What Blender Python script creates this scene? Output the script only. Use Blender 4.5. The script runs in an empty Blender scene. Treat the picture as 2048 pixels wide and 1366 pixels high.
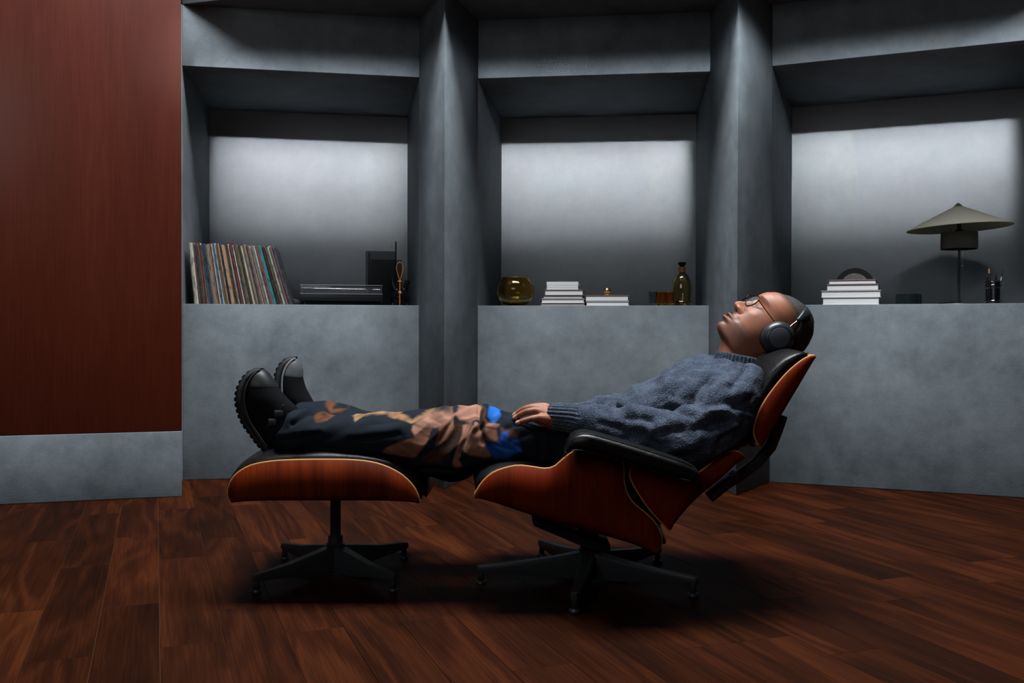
import bpy, bmesh, math, random
import numpy as np
from mathutils import Vector, Matrix
PI = math.pi
R = math.radians
random.seed(7)
sc = bpy.context.scene
COL = sc.collection

# ------------------------------------------------------------------ camera, world, lights, exposure
F_PX, CAM_H = 1880.0, 0.77
PITCH, ROLL = R(-0.715), R(-0.14)
cam_data = bpy.data.cameras.new('camera')
cam_data.sensor_width = 36.0
cam_data.lens = 36.0 * F_PX / 2048.0
cam = bpy.data.objects.new('camera', cam_data)
COL.objects.link(cam)
CAM_R = (Matrix.Rotation(PI / 2 + PITCH, 3, 'X') @ Matrix.Rotation(-ROLL, 3, 'Z'))
cam.matrix_world = Matrix.Translation((0, 0, CAM_H)) @ CAM_R.to_4x4()
sc.camera = cam

w = bpy.data.worlds.new('world')
sc.world = w
w.use_nodes = True
w.node_tree.nodes['Background'].inputs[0].default_value = (0.55, 0.66, 0.8, 1)
w.node_tree.nodes['Background'].inputs[1].default_value = 0.01

sc.view_settings.view_transform = 'Standard'
sc.view_settings.look = 'None'
sc.view_settings.gamma = 1.0
sc.view_settings.exposure = 0.0
sc.view_settings.use_curve_mapping = False

def area(name, loc, target, sx, sy, power, color=(1, 1, 1), spread=180):
    l = bpy.data.lights.new(name, 'AREA')
    l.shape = 'RECTANGLE'
    l.size, l.size_y = sx, sy
    l.energy = power
    l.color = color
    l.spread = R(spread)
    o = bpy.data.objects.new(name, l)
    COL.objects.link(o)
    o.location = loc
    d = Vector(target) - Vector(loc)
    o.rotation_euler = d.to_track_quat('-Z', 'Y').to_euler()
    return o

# overhead softbox of the studio, high above the chair
area('overhead_softbox', (0.15, 3.05, 5.2), (0.15, 3.15, 0), 3.0, 1.4, 930, (0.95, 0.98, 1.0))
# weak large fill behind the camera
area('front_fill', (-1.7, -1.2, 2.6), (-0.2, 3.6, 0.8), 2.2, 1.6, 42, (0.93, 0.97, 1.0))
# gridded strips, two per bay, that wash the backs of the niches from the front under the lintels
BEAM = [((-0.4, 1.5, 2.70), (-1.225, 5.83), 1.12), ((0.3, 1.4, 2.70), (0.56, 5.88), 1.46), ((0.85, 1.0, 2.72), (2.25, 5.42), 1.32)]
for a_, (bx_, by_), s_ in BEAM:
    area('niche_beam', a_, (bx_, by_, 1.84), s_, 0.05, 1.0 * s_, (0.93, 0.97, 1.0), 6)
    area('niche_beam', a_, (bx_, by_, 1.66), s_, 0.06, 1.9 * s_, (0.93, 0.97, 1.0), 10)
    area('niche_beam', a_, (bx_, by_, 1.50), s_, 0.06, 0.5 * s_, (0.9, 0.96, 1.0), 15)
# ------------------------------------------------------------------ helpers
def ray(px, py):
    return CAM_R @ Vector(((px - 1024) / F_PX, -(py - 683) / F_PX, -1.0))

def P(px, py, Y):
    """the point of the place seen at this spot of the photograph at distance Y"""
    d = ray(px, py)
    k = Y / d.y
    return Vector((d.x * k, Y, CAM_H + d.z * k))

def PF(px, py):
    d = ray(px, py)
    k = -CAM_H / d.z
    return Vector((d.x * k, d.y * k, 0))

def tag(o, label=None, cat=None, group=None, kind=None):
    if label: o['label'] = label
    if cat: o['category'] = cat
    if group: o['group'] = group
    if kind: o['kind'] = kind
    return o

def empty(name, loc, rz=0.0, label=None, cat=None, group=None, kind=None):
    o = bpy.data.objects.new(name, None)
    COL.objects.link(o)
    o.empty_display_size = 0.05
    o.location = loc
    o.rotation_euler = (0, 0, rz)
    return tag(o, label, cat, group, kind)

def root_loc(p):
    v = Vector((0, 0, 0))
    while p is not None:
        v += p.location
        p = p.parent
    return v

def mesh(name, verts, faces, mat, parent=None, smooth=True, world=False):
    """world=True: verts are given in world space, parents are unrotated"""
    if world and parent is not None:
        off = root_loc(parent)
        verts = [Vector(v) - off for v in verts]
    me = bpy.data.meshes.new(name)
    me.from_pydata([tuple(v) for v in verts], [], faces)
    me.update()
    bm = bmesh.new(); bm.from_mesh(me)
    bmesh.ops.recalc_face_normals(bm, faces=bm.faces)
    bm.to_mesh(me); bm.free()
    if mat: me.materials.append(mat)
    if smooth:
        for p in me.polygons: p.use_smooth = True
    o = bpy.data.objects.new(name, me)
    COL.objects.link(o)
    o.parent = parent
    return o

def auto(o, ang=35):
    me = o.data
    for p in me.polygons: p.use_smooth = True
    me.set_sharp_from_angle(angle=R(ang))
    return o

def bevel(o, w=0.003, seg=2, ang=35):
    me = o.data
    bm = bmesh.new(); bm.from_mesh(me)
    es = [e for e in bm.edges if len(e.link_faces) == 2 and e.calc_face_angle(0) > R(ang)]
    if es:
        bmesh.ops.bevel(bm, geom=es, offset=w, segments=seg, profile=0.5, affect='EDGES', clamp_overlap=True)
    bm.to_mesh(me); bm.free()
    return auto(o)

def grid_faces(nr, nc, close_c=True, off=0):
    fs = []
    for i in range(nr - 1):
        for j in range(nc if close_c else nc - 1):
            j2 = (j + 1) % nc
            fs.append((off + i * nc + j, off + i * nc + j2, off + (i + 1) * nc + j2, off + (i + 1) * nc + j))
    return fs

def rings_geo(rings, cap=True):
    nc = len(rings[0])
    v = [p for r in rings for p in r]
    f = grid_faces(len(rings), nc)
    if cap:
        f.append(tuple(range(nc))[::-1])
        f.append(tuple(range((len(rings) - 1) * nc, len(rings) * nc)))
    return v, f

def box_geo(x0, x1, y0, y1, z0, z1):
    v = [(x, y, z) for x in (x0, x1) for y in (y0, y1) for z in (z0, z1)]
    f = [(0, 1, 3, 2), (4, 6, 7, 5), (0, 4, 5, 1), (2, 3, 7, 6), (0, 2, 6, 4), (1, 5, 7, 3)]
    return v, f

def box(name, x0, x1, y0, y1, z0, z1, mat, parent=None, bev=0.0, seg=2, world=False):
    v, f = box_geo(x0, x1, y0, y1, z0, z1)
    o = mesh(name, v, f, mat, parent, smooth=False, world=world)
    if bev: bevel(o, bev, seg)
    return o

def prism(name, poly, z0, z1, mat, parent=None, bev=0.0):
    n = len(poly)
    v = [(p[0], p[1], z0) for p in poly] + [(p[0], p[1], z1) for p in poly]
    f = [tuple(range(n))[::-1], tuple(range(n, 2 * n))] + [(i, (i + 1) % n, n + (i + 1) % n, n + i) for i in range(n)]
    o = mesh(name, v, f, mat, parent, smooth=False)
    if bev: bevel(o, bev, 2)
    return o

def lathe_geo(prof, n=48, c=(0, 0, 0)):
    rings = [[(c[0] + r * math.cos(2 * PI * j / n), c[1] + r * math.sin(2 * PI * j / n), c[2] + z) for j in range(n)] for r, z in prof]
    return rings_geo(rings)

def lathe(name, prof, mat, parent=None, n=48, c=(0, 0, 0), world=False, sharp=40):
    v, f = lathe_geo(prof, n, c)
    o = mesh(name, v, f, mat, parent, world=world)
    return auto(o, sharp)

def catmull(pts, n):
    pts = [Vector(p) for p in pts]
    seg = [(pts[i + 1] - pts[i]).length for i in range(len(pts) - 1)]
    cum = [0]
    for s in seg: cum.append(cum[-1] + s)
    out = []
    for k in range(n):
        t = cum[-1] * k / (n - 1)
        i = 0
        while i < len(seg) - 1 and t > cum[i + 1]: i += 1
        u = (t - cum[i]) / max(seg[i], 1e-9)
        p1, p2 = pts[i], pts[i + 1]
        h = seg[i]
        def tan(a):
            if a == 0: return (pts[1] - pts[0]) / max(seg[0], 1e-9)
            if a == len(pts) - 1: return (pts[-1] - pts[-2]) / max(seg[-1], 1e-9)
            return (pts[a + 1] - pts[a - 1]) / max(seg[a - 1] + seg[a], 1e-9)
        m1, m2 = tan(i) * h, tan(i + 1) * h
        u2, u3 = u * u, u * u * u
        out.append(p1 * (2 * u3 - 3 * u2 + 1) + m1 * (u3 - 2 * u2 + u) + p2 * (-2 * u3 + 3 * u2) + m2 * (u3 - u2))
    return out

def tube_geo(pts, rad, n=12, up=Vector((0, 0, 1)), flat=1.0, round_ends=True):
    """tube along pts; rad a number or list; flat scales the second axis"""
    pts = [Vector(p) for p in pts]
    if not isinstance(rad, (list, tuple)): rad = [rad] * len(pts)
    rings = []
    prev = None
    for i, p in enumerate(pts):
        t = (pts[min(i + 1, len(pts) - 1)] - pts[max(i - 1, 0)]).normalized()
        a = t.cross(up) if prev is None else prev - t * prev.dot(t)
        if a.length < 1e-5: a = t.cross(Vector((1, 0, 0)))
        a.normalize(); prev = a
        b = a.cross(t)
        r = rad[i]
        rg = lambda c, k: [c + a * (r * k * math.cos(2 * PI * j / n)) + b * (r * k * flat * math.sin(2 * PI * j / n)) for j in range(n)]
        if round_ends and i == 0:
            for q in (0.95, 0.7, 0.35): rings.append(rg(p - t * r * q, math.sqrt(1 - q * q)))
        rings.append(rg(p, 1))
        if round_ends and i == len(pts) - 1:
            for q in (0.35, 0.7, 0.95): rings.append(rg(p + t * r * q, math.sqrt(1 - q * q)))
    return rings_geo(rings)

def tube(name, pts, rad, mat, parent=None, n=12, world=False, **k):
    v, f = tube_geo(pts, rad, n, **k)
    return mesh(name, v, f, mat, parent, world=world)

def merge(geos):
    V, Fs = [], []
    for v, f in geos:
        o = len(V)
        V += [Vector(q) for q in v]
        Fs += [tuple(i + o for i in q) for q in f]
    return V, Fs

def remesh(geos, voxel, smooth_it=2):
    V, Fs = merge(geos)
    o = mesh('work', V, Fs, None)
    m = o.modifiers.new('r', 'REMESH'); m.mode = 'VOXEL'; m.voxel_size = voxel; m.use_smooth_shade = True
    if smooth_it:
        s = o.modifiers.new('s', 'SMOOTH'); s.iterations = smooth_it; s.factor = 0.5
    dg = bpy.context.evaluated_depsgraph_get()
    me = bpy.data.meshes.new_from_object(o.evaluated_get(dg))
    old = o.data
    bpy.data.objects.remove(o)
    bpy.data.meshes.remove(old)
    return me

def co(me):
    a = np.empty(len(me.vertices) * 3, np.float32)
    me.vertices.foreach_get('co', a)
    return a.reshape(-1, 3).astype(np.float64)

def normals(me):
    a = np.empty(len(me.vertices) * 3, np.float32)
    me.vertex_normals.foreach_get('vector', a)
    return a.reshape(-1, 3).astype(np.float64)

def set_co(me, a):
    me.vertices.foreach_set('co', a.astype(np.float32).ravel())
    me.update()

def add_mesh(name, me, mat, parent):
    o = bpy.data.objects.new(name, me)
    me.name = name
    me.materials.clear(); me.materials.append(mat)
    me.polygons.foreach_set('use_smooth', [True] * len(me.polygons))
    COL.objects.link(o)
    o.parent = parent
    a = co(me); off = root_loc(parent)
    set_co(me, a - np.array(off))
    return o

def set_col(me, rgb, name='tint'):
    at = me.color_attributes.new(name, 'FLOAT_COLOR', 'POINT')
    a = np.ones((len(rgb), 4), np.float32); a[:, :3] = rgb
    at.data.foreach_set('color', a.ravel())

def vnoise(p, seed=0):
    p = np.asarray(p, float)
    i = np.floor(p).astype(np.int64); f = p - i
    f = f * f * (3 - 2 * f)
    def h(dx, dy, dz):
        n = ((i[:, 0] + dx) * 374761393 + (i[:, 1] + dy) * 668265263 + (i[:, 2] + dz) * 1274126177 + seed * 982451653) & 0xffffffff
        n = ((n ^ (n >> 13)) * 1274126177) & 0xffffffff
        return ((n ^ (n >> 16)) & 0xffff) / 65535.0
    r = 0
    for dx in (0, 1):
        wx = f[:, 0] if dx else 1 - f[:, 0]
        for dy in (0, 1):
            wy = f[:, 1] if dy else 1 - f[:, 1]
            for dz in (0, 1):
                r = r + wx * wy * (f[:, 2] if dz else 1 - f[:, 2]) * h(dx, dy, dz)
    return r

def smooth_step(a, b, x):
    t = np.clip((x - a) / (b - a), 0, 1)
    return t * t * (3 - 2 * t)

def srgb(r, g, b):
    f = lambda c: (c / 255 / 12.92) if c / 255 <= 0.04045 else ((c / 255 + 0.055) / 1.055) ** 2.4
    return (f(r), f(g), f(b))

# ------------------------------------------------------------------ materials
class NT:
    def __init__(s, name):
        s.m = bpy.data.materials.new(name); s.m.use_nodes = True
        s.t = s.m.node_tree; s.b = s.t.nodes['Principled BSDF']
    def n(s, typ, ins=None, **props):
        nd = s.t.nodes.new('ShaderNode' + typ)
        for k, v in props.items(): setattr(nd, k, v)
        for k, v in (ins or {}).items(): s.set(nd.inputs[k], v)
        return nd
    def set(s, sock, v):
        if hasattr(v, 'is_output'): s.t.links.new(v, sock)
        elif isinstance(v, (tuple, list)) and len(v) == 3 and sock.type == 'RGBA': sock.default_value = (*v, 1)
        else: sock.default_value = v
    def p(s, **k):
        for a, v in k.items(): s.set(s.b.inputs[a.replace('_', ' ')], v)
        return s
    def noise(s, vec, scale, detail=3, rough=0.55, dist=0.0):
        return s.n('TexNoise', {'Vector': vec, 'Scale': scale, 'Detail': detail, 'Roughness': rough, 'Distortion': dist}).outputs['Fac']
    def ramp(s, fac, stops):
        r = s.n('ValToRGB', {'Fac': fac})
        e = r.color_ramp.elements
        while len(e) < len(stops): e.new(0.5)
        for i, (p, c) in enumerate(stops):
            e[i].position = p; e[i].color = (*c, 1) if len(c) == 3 else c
        return r.outputs['Color']
    def mix(s, fac, a, b, mode='MIX'):
        m = s.n('Mix', data_type='RGBA', blend_type=mode)
        s.set(m.inputs[0], fac); s.set(m.inputs[6], a); s.set(m.inputs[7], b)
        return m.outputs[2]
    def math(s, op, a, b=0.0):
        m = s.n('Math', operation=op)
        s.set(m.inputs[0], a); s.set(m.inputs[1], b)
        return m.outputs[0]
    def scale(s, vec, sx, sy, sz):
        return s.n('Mapping', {'Vector': vec, 'Scale': (sx, sy, sz)}).outputs[0]
    def bump(s, h, strength=0.2, dist=0.01):
        nb = s.n('Bump', {'Height': h, 'Strength': strength, 'Distance': dist})
        s.set(s.b.inputs['Normal'], nb.outputs[0])
        return s
    def obj(s): return s.n('TexCoord').outputs['Object']
    def pos(s): return s.n('NewGeometry').outputs['Position']

def simple(name, col, rough=0.5, metal=0.0, **k):
    t = NT(name)
    t.p(Base_Color=tuple(col), Roughness=rough, Metallic=metal, Specular_IOR_Level=k.pop('spec', 0.2), **k)
    return t.m

def concrete(name, c0, c1):
    t = NT(name); v = t.pos()
    cloud = t.noise(v, 2.6, 6, 0.62, 0.3)
    mid = t.noise(v, 11, 5, 0.65)
    fine = t.noise(v, 130, 3, 0.6)
    streak = t.noise(t.scale(v, 9, 9, 1.1), 1.0, 3, 0.6)
    s = t.math('ADD', t.math('MULTIPLY', cloud, 0.5), t.math('MULTIPLY', mid, 0.3))
    s = t.math('ADD', s, t.math('MULTIPLY', fine, 0.1))
    s = t.math('ADD', s, t.math('MULTIPLY', streak, 0.1))
    t.p(Specular_IOR_Level=0.2, Base_Color=t.ramp(s, [(0.36, c0), (0.64, c1)]), Roughness=t.math('ADD', 0.5, t.math('MULTIPLY', mid, 0.25)))
    t.bump(t.math('ADD', fine, t.math('MULTIPLY', mid, 1.2)), 0.12, 0.004)
    return t.m

def grain_wood(name, dark, midc, light, axis, rough=0.42, rand=False, ring=9.0, fig=1.0, coat=0.0):
    """axis: the direction the grain runs along (0 x, 1 y, 2 z) in object space"""
    t = NT(name); v = t.obj()
    sc_ = [10.0, 10.0, 10.0]; sc_[axis] = 1.4
    rnd = t.n('ObjectInfo').outputs['Random']
    if rand:
        comb = t.n('CombineXYZ', {0: t.math('MULTIPLY', rnd, 31.0), 1: t.math('MULTIPLY', rnd, 57.0), 2: t.math('MULTIPLY', rnd, 13.0)}).outputs[0]
        v = t.n('VectorMath', {0: v, 1: comb}, operation='ADD').outputs[0]
    low = t.noise(t.scale(v, *[q * 0.55 for q in sc_]), 1.0, 2, 0.5, 0.5)
    rings = t.math('SINE', t.math('MULTIPLY', low, ring * 6.28))
    rings = t.math('ADD', t.math('MULTIPLY', rings, 0.5), 0.5)
    f_ = [160.0, 160.0, 160.0]; f_[axis] = 5.0
    fine = t.noise(t.scale(v, *f_), 1.0, 4, 0.65)
    blotch = t.noise(t.scale(v, *[q * 0.4 for q in sc_]), 1.0, 3, 0.6, 0.8)
    s = t.math('ADD', t.math('MULTIPLY', rings, 0.2 * fig), t.math('MULTIPLY', fine, 0.42))
    s = t.math('ADD', s, t.math('MULTIPLY', blotch, 0.5))
    col = t.ramp(s, [(0.3, dark), (0.55, midc), (0.85, light)])
    if rand:
        val = t.math('ADD', 0.72, t.math('MULTIPLY', rnd, 0.6))
        col = t.n('HueSaturation', {'Color': col, 'Value': val, 'Saturation': 1.0}).outputs[0]
    t.p(Base_Color=col, Roughness=t.math('ADD', rough - 0.08, t.math('MULTIPLY', fine, 0.2)))
    t.p(Specular_IOR_Level=0.07 if axis == 2 and dark[1] > 0.0055 else 0.035)
    if coat: t.p(Coat_Weight=coat, Coat_Roughness=0.45 if axis == 2 and not rand and dark[0] < 0.04 else 0.3)
    t.bump(s, 0.12, 0.002)
    return t.m

def leather(name):
    t = NT(name); v = t.obj()
    vo = t.n('TexVoronoi', {'Vector': v, 'Scale': 700.0}).outputs['Distance']
    cr = t.noise(t.scale(v, 14, 14, 30), 1.0, 4, 0.6, 1.2)
    t.p(Base_Color=(0.0045, 0.0047, 0.0052), Specular_IOR_Level=0.24, Roughness=t.math('ADD', 0.24, t.math('MULTIPLY', cr, 0.2)))
    t.bump(t.math('ADD', t.math('MULTIPLY', vo, 0.12), cr), 0.22, 0.006)
    return t.m

def glass(name, col, rough=0.0, ior=1.45):
    t = NT(name)
    t.p(Base_Color=tuple(col), Roughness=rough, IOR=ior, Transmission_Weight=1.0)
    return t.m

M = {}
M['concrete'] = concrete('concrete', (0.052, 0.063, 0.072), (0.113, 0.131, 0.145))
M['back_paint'] = concrete('niche_back_plaster', (0.215, 0.229, 0.247), (0.265, 0.28, 0.3))
M['floor_wood'] = grain_wood('floor_wood', (0.007, 0.0017, 0.0007), (0.0215, 0.005, 0.0015), (0.055, 0.014, 0.0037), 0, 0.5, True, 5.0, 0.8)
M['subfloor'] = simple('subfloor', (0.11, 0.045, 0.02), 0.7)
M['panel_wood'] = grain_wood('panel_wood', (0.045, 0.0068, 0.0026), (0.066, 0.0108, 0.0042), (0.098, 0.0185, 0.0075), 2, 0.5, False, 4.0, 0.3, 0.35)
M['rosewood'] = grain_wood('rosewood', (0.024, 0.003, 0.0007), (0.096, 0.0122, 0.0019), (0.155, 0.024, 0.0037), 2, 0.5, False, 6.0, 0.8)
M['rosewood_long'] = grain_wood('rosewood_long', (0.048, 0.0042, 0.0008), (0.112, 0.0112, 0.0016), (0.165, 0.019, 0.0027), 2, 0.5, False, 3.0, 0.5)
M['ply'] = simple('ply_edge', (0.42, 0.19, 0.055), 0.45)
M['leather'] = leather('black_leather')
M['metal_black'] = simple('black_metal', (0.038, 0.04, 0.043), 0.4, 0.3)
M['metal_edge'] = simple('dark_aluminium', (0.06, 0.062, 0.066), 0.4, 0.6)
M['chrome'] = simple('chrome', (0.7, 0.7, 0.72), 0.14, 1.0)
M['brass'] = simple('brass', (0.75, 0.52, 0.25), 0.2, 1.0)
M['black_gloss'] = simple('black_gloss', (0.004, 0.004, 0.005), 0.14)
M['black_matte'] = simple('black_matte', (0.006, 0.006, 0.007), 0.6)
# ------------------------------------------------------------------ the setting
Z_SHELF, Z_LINT, Z_SOFF, DEPTH = 0.898, 2.103, 2.412, 0.96
BAYS = [((-1.674, 4.777), (-0.493, 4.986)), ((-0.184, 5.005), (1.0185, 4.86)), ((1.308, 4.758), (2.463, 4.281))]

class Bay:
    def __init__(s, A, B):
        s.A, s.B = Vector(A), Vector(B)
        s.e = (s.B - s.A).normalized(); s.L = (s.B - s.A).length
        s.n = Vector((-s.e.y, s.e.x)); s.rz = math.atan2(s.e.y, s.e.x)
    def pt(s, u, v, z=0.0):
        q = s.A + s.e * u + s.n * v
        return Vector((q.x, q.y, z))
    def at(s, px, v, z=Z_SHELF):
        """shelf point seen in column px, v metres behind the front edge"""
        d = ray(px, 640)
        o = s.A + s.n * v
        # k*d = o + e*u
        det = d.x * -s.e.y + s.e.x * d.y
        k = (o.x * -s.e.y + s.e.x * o.y) / det
        return Vector((d.x * k, d.y * k, z))
BY = [Bay(*b) for b in BAYS]

# floor: individual planks over a subfloor
fl = box('floor', -4.2, 4.6, -1.0, 7.4, -0.06, -0.0026, M['subfloor'])
tag(fl, kind='structure')
DA = Vector((-0.354, 0.935)).normalized(); DB = Vector((DA.y, -DA.x))
PW, PL = 0.1485, 0.92
plank0 = box('plank', -PL / 2 + 0.0006, PL / 2 - 0.0006, -PW / 2 + 0.0005, PW / 2 - 0.0005, -0.0025, 0.0, M['floor_wood'], None, 0.0006, 1)
pm = plank0.data
bpy.data.objects.remove(plank0)
s0 = PF(319, 1230); off_b = s0.xy.dot(DB) % PW
joint = {}
for jx, jy in [(386, 1288), (260, 1201), (110, 1320), (60, 1222), (634, 1260), (862, 1236), (1098, 1332), (1335, 1304), (300, 1072), (1540, 1276), (1210, 1255)]:
    q = PF(jx, jy).xy
    joint[math.floor((q.dot(DB) - off_b) / PW)] = q.dot(DA)
ang = math.atan2(DA.y, DA.x)
rnd = random.Random(3)
npl = 0
for row in range(-30, 50):
    b = off_b + (row + 0.5) * PW
    j0 = joint.get(row, rnd.random() * PL)
    k0 = math.floor((-2.2 - j0) / PL)
    for k in range(k0, k0 + 14):
        c = DA * (j0 + (k + 0.5) * PL) + DB * b
        if not (1.0 < c.y < 5.35 and abs(c.x) < 0.6 * c.y + 0.55): continue
        if c.y > 4.95 and abs(c.x) > 1.75: continue
        o = bpy.data.objects.new('plank', pm)
        COL.objects.link(o)
        o.parent = fl
        o.location = (c.x, c.y, 0.0)
        o.rotation_euler = (0, 0, ang)
        npl += 1
print('planks', npl)

# left wall: veneered panel over a concrete plinth
q0, q1 = PF(0, 1010).xy, PF(364, 993).xy
e_ = (q1 - q0).normalized(); n_ = Vector((-e_.y, e_.x))
L0 = q1 - e_ * 2.4
def left_slab(z0, z1, inset):
    a, b = L0 + n_ * inset, q1 + n_ * inset - e_ * 0
    return [(a.x, a.y), (b.x, b.y), (b + Vector((-0.245, 0.6))).to_tuple(), (a + n_ * 0.62).to_tuple()]
z_pl = CAM_H - (862 - 658.3) / F_PX * q1.y
wl = empty('wall_left', (0, 0, 0), kind='structure')
prism('plinth', left_slab(0, 1, 0), 0.0, z_pl - 0.002, M['concrete'], wl, 0.004)
prism('veneer_panel', left_slab(0, 1, 0.004), z_pl, 3.3, M['panel_wood'], wl, 0.002)

# back wall of three bays
wb = empty('wall_back', (0, 0, 0), kind='structure')
for i, b in enumerate(BY):
    def quad(u0, u1, v0, v1):
        return [b.pt(u0, v0).to_tuple()[:2], b.pt(u1, v0).to_tuple()[:2], b.pt(u1, v1).to_tuple()[:2], b.pt(u0, v1).to_tuple()[:2]]
    L = b.L
    prism('lower_wall', quad(0, L, 0, DEPTH), 0.0, Z_SHELF, M['concrete'], wb, 0.004)
    prism('lintel', quad(0, L, 0, DEPTH + 0.12), Z_LINT, Z_SOFF, M['concrete'], wb, 0.004)
    prism('niche_back', quad(-0.1, L + 0.1, DEPTH, DEPTH + 0.1), Z_SHELF - 0.2, Z_LINT + 0.05, M['back_paint'], wb)
    prism('niche_side', quad(-0.09, 0, 0.0, DEPTH + 0.05), 0, Z_SOFF, M['concrete'], wb)
    prism('niche_side', quad(L, L + 0.09, 0.0, DEPTH + 0.05), 0, Z_SOFF, M['concrete'], wb)
E1, E2 = PF(888, 978).xy, PF(1472, 992).xy
prism('pillar', [BAYS[0][1], E1.to_tuple(), BAYS[1][0], (-0.34, 5.5)], 0, Z_SOFF, M['concrete'], wb, 0.003)
prism('pillar', [BAYS[1][1], E2.to_tuple(), BAYS[2][0], (1.2, 5.4)], 0, Z_SOFF, M['concrete'], wb, 0.003)
BEAMP = [(-1.674, 4.777), (-1.354, 4.68), (-0.8, 4.54), (-0.33, 4.45), (1.04, 4.26), (1.9, 4.24), (2.7, 4.19), (3.0, 5.6), (-1.9, 6.2)]
prism('upper_beam', BEAMP, Z_SOFF, 2.95, M['concrete'], wb, 0.004)
# ------------------------------------------------------------------ lounge chair and ottoman
YC = 2.88

def star_base(root, cx, cy, angs, rad, z_hub, mat, tip_z, foot_r):
    for a in angs:
        d = Vector((math.cos(R(a)), math.sin(R(a)), 0)); s = Vector((-d.y, d.x, 0))
        st = [(0.0, 0.022, z_hub - 0.008, 0.012), (0.03, 0.021, z_hub - 0.012, 0.012), (0.10, 0.0195, z_hub - 0.024, 0.016), (rad * 0.6, 0.0165, z_hub - 0.024 - (z_hub - 0.024 - tip_z) * 0.55, 0.026), (rad + 0.004, 0.0125, tip_z, 0.036), (rad + 0.012, 0.009, tip_z - 0.003, 0.037)]
        rings = []
        for r, w_, zt, zb in st:
            c = Vector((cx, cy, 0)) + d * r
            rings.append([c + s * q * w_ + Vector((0, 0, z)) for q, z in ((-0.75, zb), (-1, zt - 0.010), (-0.7, zt), (0.7, zt), (1, zt - 0.010), (0.75, zb))])
        v, f = rings_geo(rings)
        lg = auto(mesh('leg', v, f, mat, root, world=True), 40)
        c = Vector((cx, cy, 0)) + d * rad
        pv, pf = lathe_geo([(0.0, 0.012), (0.0095, 0.012), (0.0085, 0.03), (0.0095, 0.048), (0.0, 0.049)], 20, c)
        mesh('foot_post', pv, pf, mat, lg, world=True)
        gv, gf = lathe_geo([(0.0, 0.0), (foot_r, 0.0), (foot_r * 1.05, 0.004), (foot_r, 0.009), (foot_r * 0.55, 0.013), (0.0, 0.014)], 24, c)
        mesh('foot_glide', gv, gf, M['metal_edge'], lg, world=True)

def shell(name, T, B, wid, mat, root, n=3.4, thick=0.010, N=36, kB=0.8, kband=1.0):
    Tn = [P(p.x, p.y, YC - wid) for p in catmull([(a, b, 0) for a, b in T], N)]
    Bn = [P(p.x, p.y, YC - wid * kB) for p in catmull([(a, b, 0) for a, b in B], N)]
    rings = []
    NC = 64
    for i in range(N):
        r = []
        for j in range(NC + 1):
            ph = PI * j / NC
            c, s = math.cos(ph), math.sin(ph)
            y = YC - wid * math.copysign(abs(c) ** (2 / n), c)
            g = 1 - abs(s) ** (2 / n)
            q = Bn[i].lerp(Tn[i], g)
            r.append(Vector((q.x, y, q.z)))
        rings.append(r)
    v = [p for r in rings for p in r]
    f = grid_faces(N, NC + 1, False)
    o = mesh(name, v, f, mat, root, world=True)
    m = o.modifiers.new('thickness', 'SOLIDIFY'); m.thickness = thick; m.offset = 0
    # pale plywood edge all round
    path = [Vector((p.x, YC - wid, p.z)) for p in Tn] + [Vector((Tn[-1].x, YC + wid * (1 - 2 * k / 6), Tn[-1].z)) for k in range(5, 0, -1)][::-1]
    far = [Vector((p.x, YC + wid, p.z)) for p in Tn][::-1]
    path = [Vector((p.x, YC - wid, p.z)) for p in Tn] + far + [Vector((Tn[0].x, YC - wid, Tn[0].z))]
    tube('ply_edge', path, 0.0038, M['ply'], o, 8, world=True, round_ends=False)
    return o, Tn, Bn

def pillow(name, secs, mat, root, n=3.0, NC=44, puff=0.0, N=30, Ypx=None):
    """secs: (px, py, half thickness m, half width m); rings across Y, smooth along the list"""
    cs = catmull([(a, b, 0) for a, b, _, _ in secs], N)
    # interpolate thickness and width on the same parameter
    seg = [0.0]
    for i in range(1, len(secs)): seg.append(seg[-1] + math.dist(secs[i][:2], secs[i - 1][:2]))
    tt = [seg[-1] * k / (N - 1) for k in range(N)]
    h = np.interp(tt, seg, [s[2] for s in secs]); wd = np.interp(tt, seg, [s[3] for s in secs])
    Y = Ypx if Ypx else YC - 0.3
    C = [P(c.x, c.y, Y) for c in cs]
    rings = []
    for i in range(N):
        t = C[min(i + 1, N - 1)] - C[max(i - 1, 0)]
        t.y = 0; t.normalize()
        up = Vector((-t.z, 0, t.x))
        if up.z < 0: up = -up
        r = []
        for j in range(NC):
            ph = 2 * PI * j / NC
            c, s = math.cos(ph), math.sin(ph)
            y = YC + wd[i] * math.copysign(abs(c) ** (2 / n), c)
            hh = h[i] * (1 + puff * (1 - (abs(y - YC) / max(wd[i], 1e-6)) ** 2))
            q = C[i] + up * (hh * math.copysign(abs(s) ** (2 / n), s))
            r.append(Vector((q.x, y, q.z)))
        rings.append(r)
    v, f = rings_geo(rings)
    return mesh(name, v, f, mat, root, world=True)

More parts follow.
